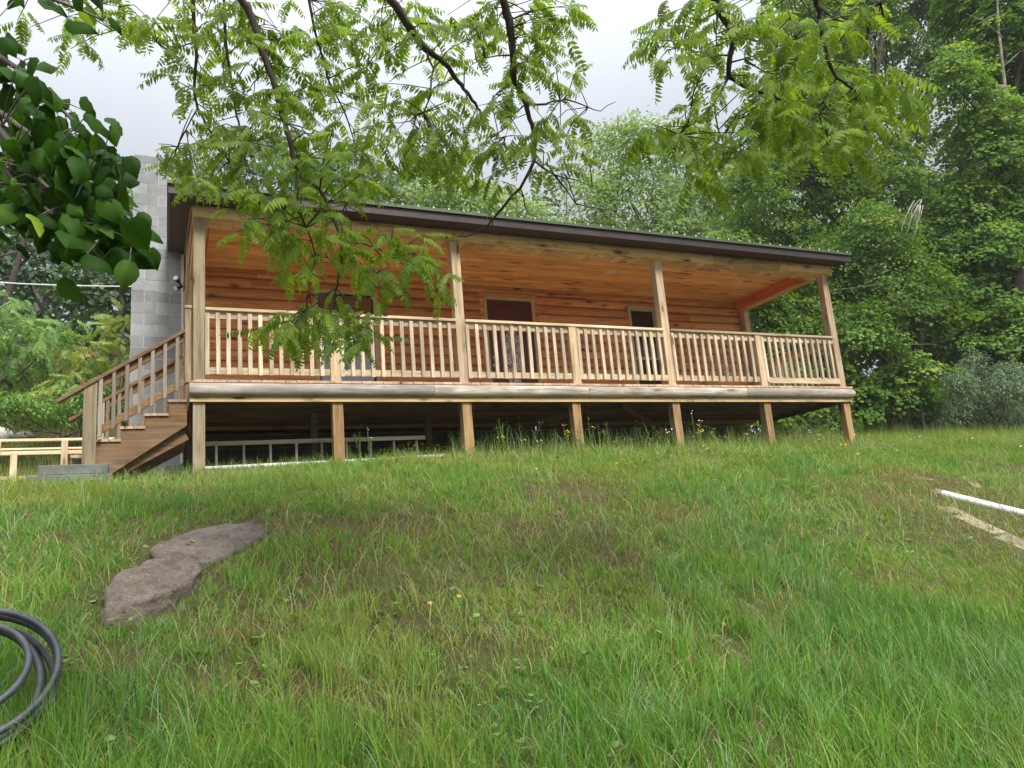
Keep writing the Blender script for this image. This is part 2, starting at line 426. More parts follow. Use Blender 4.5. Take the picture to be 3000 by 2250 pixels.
# leaf templates: y = axis (unit length), x = width, z = normal
LEAF5 = (np.array([(0, 0, 0), (-.5, .42, -.08), (0, 1, -.12), (.5, .42, -.08), (0, .45, .04)], float),
         np.array([(0, 4, 2, 1), (0, 3, 2, 4)]))
def roundleaf():   # heart-shaped leaf, more verts, folded along midrib, tip drooping
    half = [(0, 0, 0), (.26, -.03, -.02), (.46, .14, -.05), (.52, .36, -.06), (.44, .60, -.07), (.24, .82, -.1), (0, 1.06, -.17)]
    mid = [(0, 0, 0), (0, .08, .02), (0, .2, .03), (0, .4, .04), (0, .6, .02), (0, .8, -.04), (0, 1.06, -.17)]
    v = [(0, 0, 0)]; f = []
    V = half+[(-a, b, c) for a, b, c in half]+mid
    n = 7
    for i in range(n-1):
        f.append((14+i, i, i+1, 14+i+1)); f.append((14+i+1, 7+i+1, 7+i, 14+i))
    return np.array(V, float), np.array(f)
HEART = roundleaf()
def leaflet_geo():
    V = [(0, 0, 0), (-.36, .22, -.05), (-.42, .45, -.07), (-.22, .78, -.12), (0, 1, -.2), (.22, .78, -.12), (.42, .45, -.07), (.36, .22, -.05),
         (0, .3, .02), (0, .65, -.03)]
    f = [(0, 8, 2, 1), (8, 9, 3, 2), (9, 4, 4, 3), (0, 7, 6, 8), (8, 6, 5, 9), (9, 5, 4, 4)]
    f = [(0, 8, 2, 1), (8, 9, 3, 2), (0, 7, 6, 8), (8, 6, 5, 9), (9, 4, 3, 3), (9, 5, 5, 4)]
    # avoid degenerate quads: tip built from the midrib point
    f = [(0, 8, 2, 1), (8, 4, 3, 2), (0, 7, 6, 8), (8, 6, 5, 4)]
    return np.array(V, float), np.array(f)
LFT = leaflet_geo()
def pinnate(npair=8, droop=.9, leafl=.19, curl=.25, simple_=False, seed=0, width=.38):
    """compound leaf of unit rachis length along +y arching down (-z)."""
    rg = np.random.default_rng(seed)
    parts = []
    def rach(t):
        a = droop*t
        return np.array([0, math.sin(a)/max(droop, .01), -(1-math.cos(a))/max(droop, .01)]) , np.array([0, math.cos(a), -math.sin(a)])
    # rachis: thin ribbon
    pts = [rach(t)[0] for t in np.linspace(0, 1, 6)]
    V = []; Fq = []
    for p in pts: V += [p+np.array([-.006, 0, 0]), p+np.array([.006, 0, .004])]
    Fq = [(2*i, 2*i+1, 2*i+3, 2*i+2) for i in range(5)]
    parts.append((np.array(V), np.array(Fq), np.full(5, -.25)))
    tv, tf = (LEAF5 if simple_ else LFT)
    for i in range(npair):
        t = .16+.80*i/(npair-1)
        p, d = rach(t)
        up = np.cross(np.array([1, 0, 0]), d)
        for s in (-1, 1):
            sz = leafl*(.72+.5*math.sin(math.pi*(.18+.72*t)))*(1+rg.uniform(-.12, .12))
            out = np.array([s, 0, 0])*1.0+d*(.45+rg.uniform(-.15, .15))-up*rg.uniform(.25, .85)+np.array([0, 0, -.25])*curl*2
            nm = up*1.0+np.array([s, 0, 0])*rg.uniform(.1, .6)
            fr = frames(out[None], nm[None])
            v, f, _ = stamp(tv, tf, (p+rg.uniform(-.01, .01, 3))[None], fr, np.array([[sz*width*2.2*.5, sz, sz]]), np.zeros(1))
            parts.append((v, f, np.full(len(f), rg.uniform(-.12, .12))))
    p, d = rach(1.0)
    up = np.cross(np.array([1, 0, 0]), d)
    v, f, _ = stamp(tv, tf, p[None], frames(d[None], up[None]), np.array([[leafl*.8*width*1.1, leafl*.8, leafl*.8]]), np.zeros(1))
    parts.append((v, f, np.zeros(len(f))))
    return cat(parts)
PIN = [pinnate(9, 1.0, .20, .25, False, 1), pinnate(8, .6, .21, .2, False, 2), pinnate(10, 1.35, .185, .3, False, 3), pinnate(7, .9, .23, .4, False, 4), pinnate(9, .35, .2, .5, False, 5)]
PINF = [pinnate(8, .9, .26, .2, True, 11, .36), pinnate(7, .6, .28, .2, True, 12, .36), pinnate(9, 1.2, .25, .2, True, 13, .36)]

# ================================================================== GROUND
def grid(xs, ys):
    X, Y = np.meshgrid(xs, ys); Z = ground(X, Y)
    V = np.stack([X, Y, Z], -1).reshape(-1, 3); nx = len(xs); ny = len(ys)
    i = np.arange(nx*ny).reshape(ny, nx)
    Fq = np.stack([i[:-1, :-1], i[:-1, 1:], i[1:, 1:], i[1:, :-1]], -1).reshape(-1, 4)
    return V, Fq
xs = np.concatenate([np.linspace(-160, -12, 30), np.arange(-11, 26, .13), np.linspace(27, 170, 30)])
ys = np.concatenate([np.linspace(-60, -2, 16), np.arange(-1.5, 15, .13), np.arange(15.5, 60, 1.5), np.linspace(64, 200, 16)])
V, Fq = grid(xs, ys)
g = link('ground', npmesh('ground', V, Fq, np.zeros(len(Fq)), m_ground, True)); tag(g, 'grassy sloping bank of soil rising to the cabin', None, None, 'structure')

# ================================================================== CABIN
cabin = empty('log_cabin', (5.8, 12.4, 2.9))
tag(cabin, 'orange log cabin with a raised front porch and dark metal fascia', 'cabin')
OFF = Vector((5.8, 12.4, 2.9))
def cpart(mb, name, mats, parent=None, bevel=0, label=None):
    """world-coordinate mesh -> child of the cabin (or of one of its parts)"""
    o = mb.build(name, mats, cabin if parent is None else parent, bevel, None, label)
    o.location = -OFF if parent is None else (0, 0, 0)
    return o
X0, X1 = .30, 11.25          # post faces
YF, YW = 10.0, 12.4          # front plane, wall plane
ZD, ZC = 3.82, 6.19          # deck top, ceiling

# log siding courses
def siding(mb, a0, a1, zlo, zhi, axis, plane, sgn, holes=()):
    ch = .172; z = zlo; k = 0
    while z < zhi-.01:
        z1 = min(z+ch, zhi)
        segs = [(a0, a1)]
        for (h0, h1, hz0, hz1) in holes:
            if z1 > hz0+.01 and z < hz1-.01:
                ns = []
                for s0, s1 in segs:
                    if h1 <= s0 or h0 >= s1: ns.append((s0, s1)); continue
                    if h0 > s0: ns.append((s0, h0))
                    if h1 < s1: ns.append((h1, s1))
                segs = ns
        for s0, s1 in segs:
            cuts = [s0]; p = s0+random.uniform(.8, 2.8)
            while p < s1-.5: cuts.append(p); p += random.uniform(1.6, 3.4)
            cuts.append(s1)
            for c0, c1 in zip(cuts[:-1], cuts[1:]):
                nprof = 8; prof = []
                for i in range(nprof+1):
                    t = i/nprof; b = .008+.045*math.sqrt(max(0, 1-(2*t-1)**2*.98))
                    prof.append((plane+sgn*(b), z+.004+(z1-z-.008)*t))
                prof += [(plane-sgn*.02, z1-.004), (plane-sgn*.02, z+.004)]
                mb.prism(prof, c0+.0015, c1-.0015, axis, None, 0, True)
        z = z1; k += 1
# openings on the front wall: x0,x1,z0,z1 (outer trim)
OP = [(2.22, 3.27, 3.98, 5.95), (5.25, 6.27, 3.82, 6.0), (8.33, 9.02, 3.92, 5.98)]
mb = MB(); siding(mb, X0+.06, X1-.05, 3.83, 6.19, 0, YW, -1, OP)
mb.box(X0+.03, X1-.03, YW+.012, YW+.15, 3.60, 7.0, .3)
front_wall = cpart(mb, 'front_wall', m_siding)
# opening liners are part of the wall: flat casing boards round each opening
for x0, x1, z0, z1 in OP:
    mb = MB(); w = .07
    mb.box(x0-w, x0-.002, YW-.05, YW+.0, z0, z1+w); mb.box(x1+.002, x1+w, YW-.05, YW, z0, z1+w); mb.box(x0, x1, YW-.05, YW, z1+.002, z1+w)
    cpart(mb, 'opening_casing', m_siding, None, .003)
# left/right side walls
mb = MB()
siding(mb, YW+.05, 19.9, 3.6, 6.2, 1, X0+.01, -1)
mb.box(X0+.02, X0+.15, YW+.16, 19.9, 3.6, 6.2, .3)
mb.prism([(YW+.05, 6.2), (19.9, 6.2), (15.1, 7.3), (14.9, 7.3), (YW+.05, 6.72)], X0-.01, X0+.12, 0, .4)
cpart(mb, 'side_wall', m_siding_y)
mb = MB()
siding(mb, YW+.05, 19.9, 3.6, 6.2, 1, X1-.01, 1)
mb.box(X1-.15, X1-.02, YW+.16, 19.9, 3.6, 6.2, .3)
mb.prism([(YW+.05, 6.2), (19.9, 6.2), (15.1, 7.3), (14.9, 7.3), (YW+.05, 6.72)], X1-.12, X1+.01, 0, .4)
cpart(mb, 'side_wall', m_siding_y)
mb = MB(); mb.box(X0+.1, X1-.1, 19.75, 19.9, 3.6, 6.2, .3); cpart(mb, 'rear_wall', m_siding)
# corner boards
mb = MB(); mb.box(X0-.03, X0+.06, YW-.062, YW+.05, 3.83, ZC); cpart(mb, 'corner_board', m_post, None, .004)
mb = MB(); mb.box(X1-.05, X1+.03, YW-.062, YW+.05, 3.83, 6.0); cpart(mb, 'corner_board', m_post, None, .004)
mb = MB(); mb.box(X0-.075, X0-.035, 13.9, 14.18, 3.3, 7.0); cpart(mb, 'chimney_flashing', m_white)
# foundation block wall
mb = MB()
def blocks(mb, a0, a1, z0, z1, plane, th, axis=0, sgn=-1, bl=.406, bh=.203, start=0):
    """block face courses on a plane; axis 0: along X facing -Y; axis 1: along Y facing -X"""
    z = z0; r = start
    while z < z1-.02:
        zt = min(z+bh, z1)
        a = a0-(bl/2 if r % 2 else 0)
        while a < a1-.01:
            s0 = max(a, a0); s1 = min(a+bl, a1)
            if s1-s0 > .03:
                j = random.uniform(0, .004)
                if axis == 0: mb.box(s0+.005, s1-.005, plane-j, plane+th, z+.005, zt-.005, random.random(), 0)
                else: mb.box(plane-j, plane+th, s0+.005, s1-.005, z+.005, zt-.005, random.random(), 0)
            a += bl
        z = zt; r += 1
blocks(mb, X0, X1, 2.5, 3.53, YW+.03, .02); mb.box(X0+.01, X1-.01, YW+.033, YW+.2, 2.5, 3.54, .5, 1)
blocks(mb, YW+.06, 19.8, 2.5, 3.53, X0+.01, .02, 1); mb.box(X0+.018, X0+.2, YW+.21, 19.8, 2.5, 3.54, .5, 1)
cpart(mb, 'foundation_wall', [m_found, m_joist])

# ---- deck
mb = MB()
x = X0-.04
while x < X1+.05:
    w = .138; mb.box(x+.0025, min(x+w, X1+.09), YF-.045+random.uniform(-.004, .004), YW-.07, ZD-.032, ZD+random.uniform(0, .002)); x += w+.004
cpart(mb, 'porch_floor', m_deck)
lj = [X0-.045, 3.38, 5.83, 8.87, X1+.09]
for a, b in zip(lj[:-1], lj[1:]):
    mb = MB(); n = 14
    prof = [(YF+.05-.0, 3.607), (YF+.05, 3.786)]
    prof = []
    for i in range(n+1):
        t = math.pi*i/n
        prof.append((YF-.005-.085*math.sin(t)**.8, 3.697-.089*math.cos(t)))
    prof += [(YF+.01, 3.786), (YF+.01, 3.608)]
    mb.prism(prof, a+.003, b-.003, 0, None, 0, True)
    if b == lj[-1]:
        mb.v = [(v[0]-(.05*((v[2]-3.697)/.09)**2 if v[0] > b-.01 else 0), v[1], v[2]) for v in mb.v]
    cpart(mb, 'skirt_log', m_greylog if a == lj[0] else m_log)
mb = MB(); 
for k, (a, b) in enumerate(((X0-.04, 4.6), (4.605, 8.2), (8.205, X1+.06))): mb.box(a, b, YF+.012, YF+.05, 3.545, 3.785)
for yy in (10.3, 10.65, 11.0, 11.35, 11.7, 12.05): mb.box(X0+.04, X1-.04, yy, yy+.04, 3.60, 3.785)
mb.box(X0-.04, X0, YF+.055, YW, 3.56, 3.785); mb.box(X1+.02, X1+.06, YF+.055, YW, 3.56, 3.785)
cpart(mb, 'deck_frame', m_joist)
mb = MB(); mb.box(X0-.038, X1+.058, YF-.02, YF+.01, 3.545, 3.604); cpart(mb, 'rim_board', m_post_low and m_beam, None, .003)
for p_, q_ in (((6.6, 10.2, 3.52), (9.0, 12.2, 3.2)), ((4.4, 12.2, 3.2), (6.0, 10.3, 3.5)), ((.24, 10.2, 3.5), (.24, 10.95, 2.85))):
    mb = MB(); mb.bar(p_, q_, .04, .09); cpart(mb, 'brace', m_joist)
LOWX = [X0, 1.995, 3.81, 5.572, 7.394, 9.275, 11.11]
for i, xx in enumerate(LOWX):
    mb = MB(); gz = float(ground(xx+.07, YF+.08))
    mb.box(xx, xx+.14, YF+.012, YF+.152, gz-.25, 3.543)
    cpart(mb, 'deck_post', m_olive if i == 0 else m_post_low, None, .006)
for xx in (1.9, 3.62):
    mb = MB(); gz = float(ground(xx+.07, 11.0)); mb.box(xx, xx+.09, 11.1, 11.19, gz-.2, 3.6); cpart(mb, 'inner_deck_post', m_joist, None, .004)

# ---- porch posts
for xx in (X0, 3.80, 7.385, X1-.14):
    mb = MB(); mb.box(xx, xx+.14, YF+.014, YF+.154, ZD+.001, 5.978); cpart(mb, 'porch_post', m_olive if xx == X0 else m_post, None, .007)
mb = MB(); mb.box(X1-.14, X1+.0, YW-.21, YW-.07, ZD+.001, 5.966); cpart(mb, 'porch_post', m_post, None, .007)
# ---- front beam
bj = [X0-.01, 2.6, 5.05, 8.6, 10.1, X1+.10]
mb = MB()
for a, b in zip(bj[:-1], bj[1:]):
    prof = [(YF+.30, 5.982), (YF+.30, 6.19), (YF+.01, 6.19)]
    for i in range(9):
        t = i/8; prof.append((YF+.008-.04*math.sin(math.pi*t)**.7, 6.16-.178*t))
    prof.append((YF+.02, 5.982))
    mb.prism(prof[::-1], a+.002, b-.002, 0, None, 0, True)
x = X0
while x < X1-.05:   # boards on the underside of the beam
    mb.box(x+.003, min(x+.16, X1), YF+.03, YF+.288, 5.968, 5.981); x += .163
cpart(mb, 'front_beam', m_beam)
# gable beams
for s, xx in (('l', X0), ('r', X1-.20)):
    mb = MB()
    mb.box(xx+.02, xx+.19, YF+.305, YW-.065, 5.972, 6.185)
    o = cpart(mb, 'gable_beam', m_beam_y, None, .003)
    mb = MB()
    if s == 'r': mb.box(xx-.002, xx+.018, YF+.30, YW-.066, 5.985, 6.183)
    else: mb.box(xx+.192, xx+.21, YF+.30, YW-.066, 5.985, 6.183)
    cpart(mb, 'beam_facing', m_red)
    # triangular gable infill above the beams
    mb = MB(); mb.prism([(YF+.0, 6.19), (YW+.05, 6.19), (YW+.05, 6.72), (YF+.0, 6.24)], xx+.0 if s == 'l' else xx+.1, xx+.1 if s == 'l' else xx+.2, 0)
    cpart(mb, 'gable_board', m_siding_y)
# ---- ceiling
mb = MB(); y = YF+.302
while y < YW-.03:
    y1 = min(y+.135, YW-.005)
    cuts = [X0+.02]; p = X0+random.uniform(.8, 3.5)
    while p < X1-.6: cuts.append(p); p += random.uniform(2.2, 4.0)
    cuts.append(X1-.02)
    for a, b in zip(cuts[:-1], cuts[1:]):
        prof = [(y+.001, 6.198), (y+.006, ZC), (y1-.006, ZC), (y1-.001, 6.198), (y1-.001, 6.215), (y+.001, 6.215)]
        mb.prism(prof, a+.001, b-.001, 0)
    y = y1
cpart(mb, 'porch_ceiling', m_ceiling)
mb = MB(); mb.box(X0+.2, X1-.2, YW-.075, YW-.052, 6.145, 6.188); cpart(mb, 'ceiling_trim', m_siding, None, .003)
for xx in (1.56, 4.43, 7.30, 10.17):
    mb = MB()
    for k in range(24):
        a0, a1 = 2*math.pi*k/24, 2*math.pi*(k+1)/24
        q = [(r*math.cos(a), r*math.sin(a), z) for a in (a0, a1) for r, z in ((.095, ZC-.001), (.088, ZC-.010), (.068, ZC-.008), (.066, ZC-.001))]
        mb.add([(xx+p[0], 11.2+p[1], p[2]) for p in q], [(0, 4, 5, 1), (1, 5, 6, 2), (2, 6, 7, 3)], .5, 0, True)
    o = cpart(mb, 'ceiling_light', m_lightrim)
    mb = MB(); mb.disc((xx, 11.2, ZC-.003), .066, 2, 24, .003); cpart(mb, 'lens', m_lens, o)

# ---- roof
SL = .226; YE = 9.68; RX0, RX1 = 0.0, 11.55; YR = 15.0
mb = MB()
def rz(y): return 6.285+SL*(y-YE) if y <= YR else 6.285+SL*(YR-YE)-SL*(y-YR)
for ya, yb in ((YE-.03, YR), (YR, 20.3)):
    mb.prism([(ya, rz(ya)), (yb, rz(yb)), (yb, rz(yb)+.012), (ya, rz(ya)+.012)], RX0-.015, RX1+.015, 0)
    x = RX0+.02
    while x < RX1:
        mb.prism([(ya-.004, rz(ya)+.0125), (yb, rz(yb)+.0125), (yb, rz(yb)+.034), (ya-.004, rz(ya)+.034)], x-.014, x+.014, 0)
        for q in (.076, .152): 
            mb.prism([(ya, rz(ya)+.0125), (yb, rz(yb)+.0125), (yb, rz(yb)+.018), (ya, rz(ya)+.018)], x+q-.008, x+q+.008, 0)
        x += .2286
mb.box(RX0-.014, RX1+.014, YE-.034, YE-.026, 6.245, 6.292)
roof = cpart(mb, 'roof', m_green)
mb = MB(); mb.box(-.013, .013, -.0008, .0008, -.013, .013, .5); rcm = mb.mesh('rib_closure', m_ribend); x = RX0+.02
while x < RX1:
    o = bpy.data.objects.new('rib_closure', rcm); C.objects.link(o); o.parent = roof; o.location = (x, YE-.0355, 6.299); x += .2286
mb = MB(); mb.box(RX0, RX1, YE, YE+.02, 6.135, 6.27); mb.box(RX0, RX1, YE-.008, YE-.0005, 6.125, 6.143)
cpart(mb, 'front_fascia', m_brown)
for xx in (RX0, RX1):
    s = 1 if xx == RX0 else -1
    mb = MB()
    for ya, yb in ((YE+.022, YR), (YR+.001, 20.27)):
        mb.prism([(ya, rz(ya)-.15), (yb, rz(yb)-.15), (yb, rz(yb)-.002), (ya, rz(ya)-.002)], min(xx, xx+s*.02), max(xx, xx+s*.02), 0)
    cpart(mb, 'rake_fascia', m_brown)
    # rake soffit: narrow ribbed slats across
    mb = MB(); a, b = sorted((xx+s*.022, X0-.012 if s > 0 else X1+.012)); y = YF+.02; k = 0
    while y < YR-.05:
        zz = rz(y)-.14
        mb.prism([(y+.004, zz+SL*.004), (y+.052, zz+SL*.052), (y+.052, zz+SL*.052+.015), (y+.004, zz+SL*.004+.015)], a, b, 0)
        mb.prism([(y+.052, zz+SL*.052+.006), (y+.062, zz+SL*.062+.006), (y+.062, zz+SL*.062+.016), (y+.052, zz+SL*.052+.016)], a, b, 0)
        y += .06; k += 1
    cpart(mb, 'rake_soffit', m_soffit2)
    mb = MB(); a2 = X0-.03 if s > 0 else X1+.012
    mb.prism([(YF+.2, rz(YF+.2)-.21), (YR, rz(YR)-.21), (YR, rz(YR)-.142), (YF+.2, rz(YF+.2)-.142)], a2, a2+.018, 0); cpart(mb, 'rake_trim', m_beam_y)
mb = MB(); x = RX0+.022
while x < RX1-.03:
    mb.box(x+.001, min(x+.098, RX1-.022), YE+.022, YF+.0, 6.140, 6.15); mb.box(x+.098, min(x+.102, RX1-.022), YE+.022, YF, 6.147, 6.152); x += .1
cpart(mb, 'eave_soffit', m_soffit)

# ---- door and windows
x0, x1, z0, z1 = OP[1]
mb = MB(); w = .055
mb.box(x0, x0+w, YW-.062, YW+.02, ZD+.002, z1); mb.box(x1-w, x1, YW-.062, YW+.02, ZD+.002, z1); mb.box(x0+w+.001, x1-w-.001, YW-.062, YW+.02, z1-w, z1)
dtrim = cpart(mb, 'door_frame', m_trim, None, .003)
mb = MB(); a, b = x0+w+.004, x1-w-.004
dy = YW-.025
mb.box(a, b, dy, dy+.04, ZD+.03, z1-w-.004)
def ringbox(mb, xa, xb, za, zb, y, t=.018, d=.010):
    mb.box(xa, xb, y-d, y-.0005, za, za+t); mb.box(xa, xb, y-d, y-.0005, zb-t, zb)
    mb.box(xa, xa+t, y-d, y-.0005, za+t+.0005, zb-t-.0005); mb.box(xb-t, xb, y-d, y-.0005, za+t+.0005, zb-t-.0005)
ringbox(mb, a+.10, b-.10, z1-w-.33, z1-w-.12, dy); ringbox(mb, a+.13, b-.13, z1-w-.30, z1-w-.15, dy, .008, .006)
ringbox(mb, a+.10, (a+b)/2-.04, ZD+.10, ZD+.34, dy); ringbox(mb, (a+b)/2+.04, b-.10, ZD+.10, ZD+.34, dy)
door = cpart(mb, 'door', m_door, None, .002)
mb = MB(); cx = (a+b)/2; cz = ZD+1.02
for k in range(40):
    a0, a1 = 2*math.pi*k/40, 2*math.pi*(k+1)/40
    q = [(cx+r*.185*math.cos(t), yy, cz+r*.56*math.sin(t)) for t in (a0, a1) for r, yy in ((1.0, dy-.002), (1.03, dy-.014), (1.13, dy-.014), (1.17, dy-.001))]
    mb.add(q, [(0, 1, 5, 4), (1, 2, 6, 5), (2, 3, 7, 6)], .5, 0, True)
for sgn in (-1, 1):   # carved scroll above the oval
    mb.tube([(cx+sgn*(.02+.05*t), dy-.004, cz+.66+.10*math.sin(t*2.4)) for t in np.linspace(0, 1.4, 8)], .006, 5)
cpart(mb, 'oval_moulding', m_door, door)
def leadglass():
    m, nt, out = newmat('leaded_glass')
    tc = N(nt, 'TexCoord').outputs['Object']
    vo = N(nt, 'TexVoronoi'); vo.feature = 'DISTANCE_TO_EDGE'; vo.inputs['Scale'].default_value = 14; L(nt, tc, vo.inputs['Vector'])
    n = noise(nt, tc, 22, 5, .7, 1.5)
    c = ramp(nt, n, [(.36, (.03, .04, .038)), (.46, (.35, .39, .38)), (.56, (.82, .85, .83))])
    c = mix(nt, ramp(nt, vo.outputs[0], [(.02, 1.0), (.05, 0.0)]), c, (.05, .05, .045))
    b = N(nt, 'BsdfPrincipled'); L(nt, c, b.inputs['Base Color']); b.inputs['Roughness'].default_value = .12
    L(nt, bump(nt, n, .6, .01), b.inputs['Normal']); L(nt, b.outputs[0], out.inputs[0]); return m
mb = MB(); mb.disc((cx, dy-.006, cz), .184, 1, 40, .008, .5, 0, .558); cpart(mb, 'oval_glass', leadglass(), door)
for zz, nm_ in ((ZD+1.02, 'deadbolt'), (ZD+.88, 'door_handle')):
    mb = MB(); mb.disc((a+.07, dy-.006, zz), .03, 1, 16, .012); mb.tube([(a+.07, dy-.008, zz), (a+.07, dy-.055, zz), (a+.075 if nm_ == 'deadbolt' else a+.17, dy-.058, zz)], [.012, .020 if nm_ == 'deadbolt' else .011, .010], 10)
    cpart(mb, nm_, m_metal, door)

m_glass2 = m_glass.copy(); m_glass2.name = 'plain_dark_glass'
for n_ in m_glass2.node_tree.nodes:
    if n_.type == 'BSDF_PRINCIPLED': n_.inputs['IOR'].default_value = 1.35
def window(op, kind):
    x0, x1, z0, z1 = op; w = .06
    mb = MB()
    mb.box(x0, x0+w, YW-.060, YW+.02, z0, z1); mb.box(x1-w, x1, YW-.060, YW+.02, z0, z1)
    mb.box(x0+w+.001, x1-w-.001, YW-.060, YW+.02, z1-w, z1)
    fr = cpart(mb, 'window', m_trim, None, .003)
    mb = MB(); mb.box(x0-.02, x1+.02, YW-.075, YW+.02, z0-.05, z0-.001); mb.box(x0+w+.001, x1-w-.001, YW-.05, YW+.02, z0, z0+.025); cpart(mb, 'window_sill', m_white, fr, .003)
    zm = z0+(z1-z0)*.48
    mb = MB(); t = .028
    for za, zb, yy in ((z0+.027, zm, YW-.035), (zm+.002, z1-w-.002, YW-.02)):
        mb.box(x0+w+.002, x0+w+t, yy, yy+.03, za, zb); mb.box(x1-w-t, x1-w-.002, yy, yy+.03, za, zb)
        mb.box(x0+w+t+.001, x1-w-t-.001, yy, yy+.03, za, za+t); mb.box(x0+w+t+.001, x1-w-t-.001, yy, yy+.03, zb-t, zb)
    cpart(mb, 'sash', m_black if kind == 'slim' else m_trim, fr)
    mb = MB(); mb.box(x0+w+.01, x1-w-.01, YW-.012, YW-.006, z0+.03, z1-w-.01); cpart(mb, 'pane', m_glass if kind == 'slim' else m_glass2, fr)
    if kind == 'screen':
        mb = MB(); mb.box(x0+w+.03, x1-w-.03, YW-.042, YW-.040, z0+.05, zm-.03); cpart(mb, 'insect_screen', m_mesh, fr)
window(OP[0], 'slim'); window(OP[2], 'screen')

# ---- floodlight on the left wall
mb = MB(); mb.box(X0-.06, X0-.045, 12.96, 13.10, 6.02, 6.16)
fl = cpart(mb, 'floodlight', m_black, None, .004)
for dz, dyy in ((.10, -.05), (-.04, .06)):
    mb = MB(); c = Vector((X0-.075, 13.03, 6.09)); e = c+Vector((-.10, -.14+dyy, -.03+dz))
    mb.tube([c, c.lerp(e, .45), e], [.014, .02, .055], 14)
    cpart(mb, 'lamp_head', m_black, fl)
    mb = MB(); d = (e-c).normalized(); mb.tube([e+d*.001, e+d*.008], [.048, .040], 14); cpart(mb, 'lamp_lens', m_lens, fl)

# ---- chimney (grey block), with mortar core
mb = MB()
blocks(mb, -.567, .227, 2.72, 8.97, 14.2, .02, 0, -1, .397+.009, .2035)
blocks(mb, 14.225, 15.0, 2.72, 8.97, -.567, .02, 1, -1, .406, .2035, 1)
mb.box(-.566, .226, 14.2015, 15.0, 2.6, 8.965, .5, 1)
for s0, s1 in ((14.225, 14.61), (14.62, 15.0)):
    z = 6.9
    while z < 8.9: mb.box(.222, .229, s0, s1-.008, z+.005, z+.198, random.random(), 0); z += .2035
chim = cpart(mb, 'chimney', [m_block, m_mortar], None, 0, 'tall grey concrete block chimney against the left end')
mb = MB(); mb.box(-.45, .11, 14.32, 14.88, 8.961, 9.0, .5); cpart(mb, 'flue_cap', m_conc, chim, .01)

# ================================================================== PORCH RAILING
MID = [1.985, 5.625, 9.275]
rail = empty('porch_railing', (5.8, YF, ZD)); rail.parent = cabin; rail.location = Vector((5.8, YF, ZD))-OFF
RO = Vector((5.8, YF, ZD))
def rpart(mb, name, mat, bevel=0, label=None):
    o = mb.build(name, mat, rail, bevel, -RO, label); return o
for xx in MID:
    mb = MB(); mb.box(xx, xx+.135, YF-.012, YF+.07, ZD+.001, 4.725); rpart(mb, 'intermediate_post', m_post, .005)
bays = [(X0+.14, MID[0], 12), (MID[0]+.135, 3.80, 12), (3.94, MID[1], 12), (MID[1]+.135, 7.385, 12), (7.525, MID[2], 12), (MID[2]+.135, X1-.14, 12)]
caps = [(X0+.14, 3.80), (3.94, 7.385), (7.525, X1-.14)]
for a, b in caps:
    mb = MB(); mb.box(a+.001, b-.001, YF-.022, YF+.075, 4.728, 4.768); rpart(mb, 'top_rail', m_rail, .004)
bal0 = MB(); bal0.box(-.0245, .0245, -.022, .016, 0, .80)
# slanted cut at the foot of each baluster
bal0.v = [(v[0], v[1], v[2]+(.022 if (v[2] < .01 and v[1] > 0) else 0)) for v in bal0.v]
bmesh_long = bal0.mesh('baluster', m_bal)
bal1 = MB(); bal1.box(-.0245, .0245, -.022, .016, .075, .80); bmesh_short = bal1.mesh('baluster', m_bal)
for k, (a, b, n) in enumerate(bays):
    mb = MB(); mb.box(a+.001, b-.001, YF+.018, YF+.056, 4.628, 4.7265); rpart(mb, 'under_rail', m_rail, .003)
    last = k == 5
    mb = MB(); mb.box(a+.001, b-.001, YF+.018, YF+.056, 3.905, 3.993); rpart(mb, 'bottom_rail', m_rail, .003)
    if last:
        mb = MB(); mb.box(a+.02, b-.03, YF-.026, YF-.004, 3.872, 3.965); rpart(mb, 'bottom_rail', m_rail, .003, 'extra board nailed low across the last railing bay')
    st = (b-a)/n if not last else (b-a)/12.0
    for i in range(n):
        xx = a+.02+i*st+random.uniform(-.006, .006)
        if xx > b-.02: continue
        o = bpy.data.objects.new('baluster', bmesh_short if last and 0 < i < 11 else bmesh_long); C.objects.link(o); o.parent = rail
        o.location = Vector((xx, YF+.0, 3.893+.034+random.uniform(-.006, .006)-.034))-RO
        o.rotation_euler = (0, random.uniform(-.008, .008), random.uniform(-.03, .03))
# right side railing
mb = MB(); mb.box(X1-.11, X1-.03, YF+.156, YW-.215, 4.728, 4.768); rpart(mb, 'side_rail', m_deck, .004)
for za, zb in ((4.628, 4.7265), (3.905, 3.993)):
    mb = MB(); mb.box(X1-.045, X1-.01, YF+.156, YW-.215, za, zb); rpart(mb, 'side_rail', m_deck, .003)
for i in range(14):
    o = bpy.data.objects.new('baluster', bmesh_long); C.objects.link(o); o.parent = rail
    o.location = Vector((X1+.010, YF+.23+i*.145, 3.893))-RO; o.rotation_euler = (0, 0, R_(90)+random.uniform(-.03, .03))

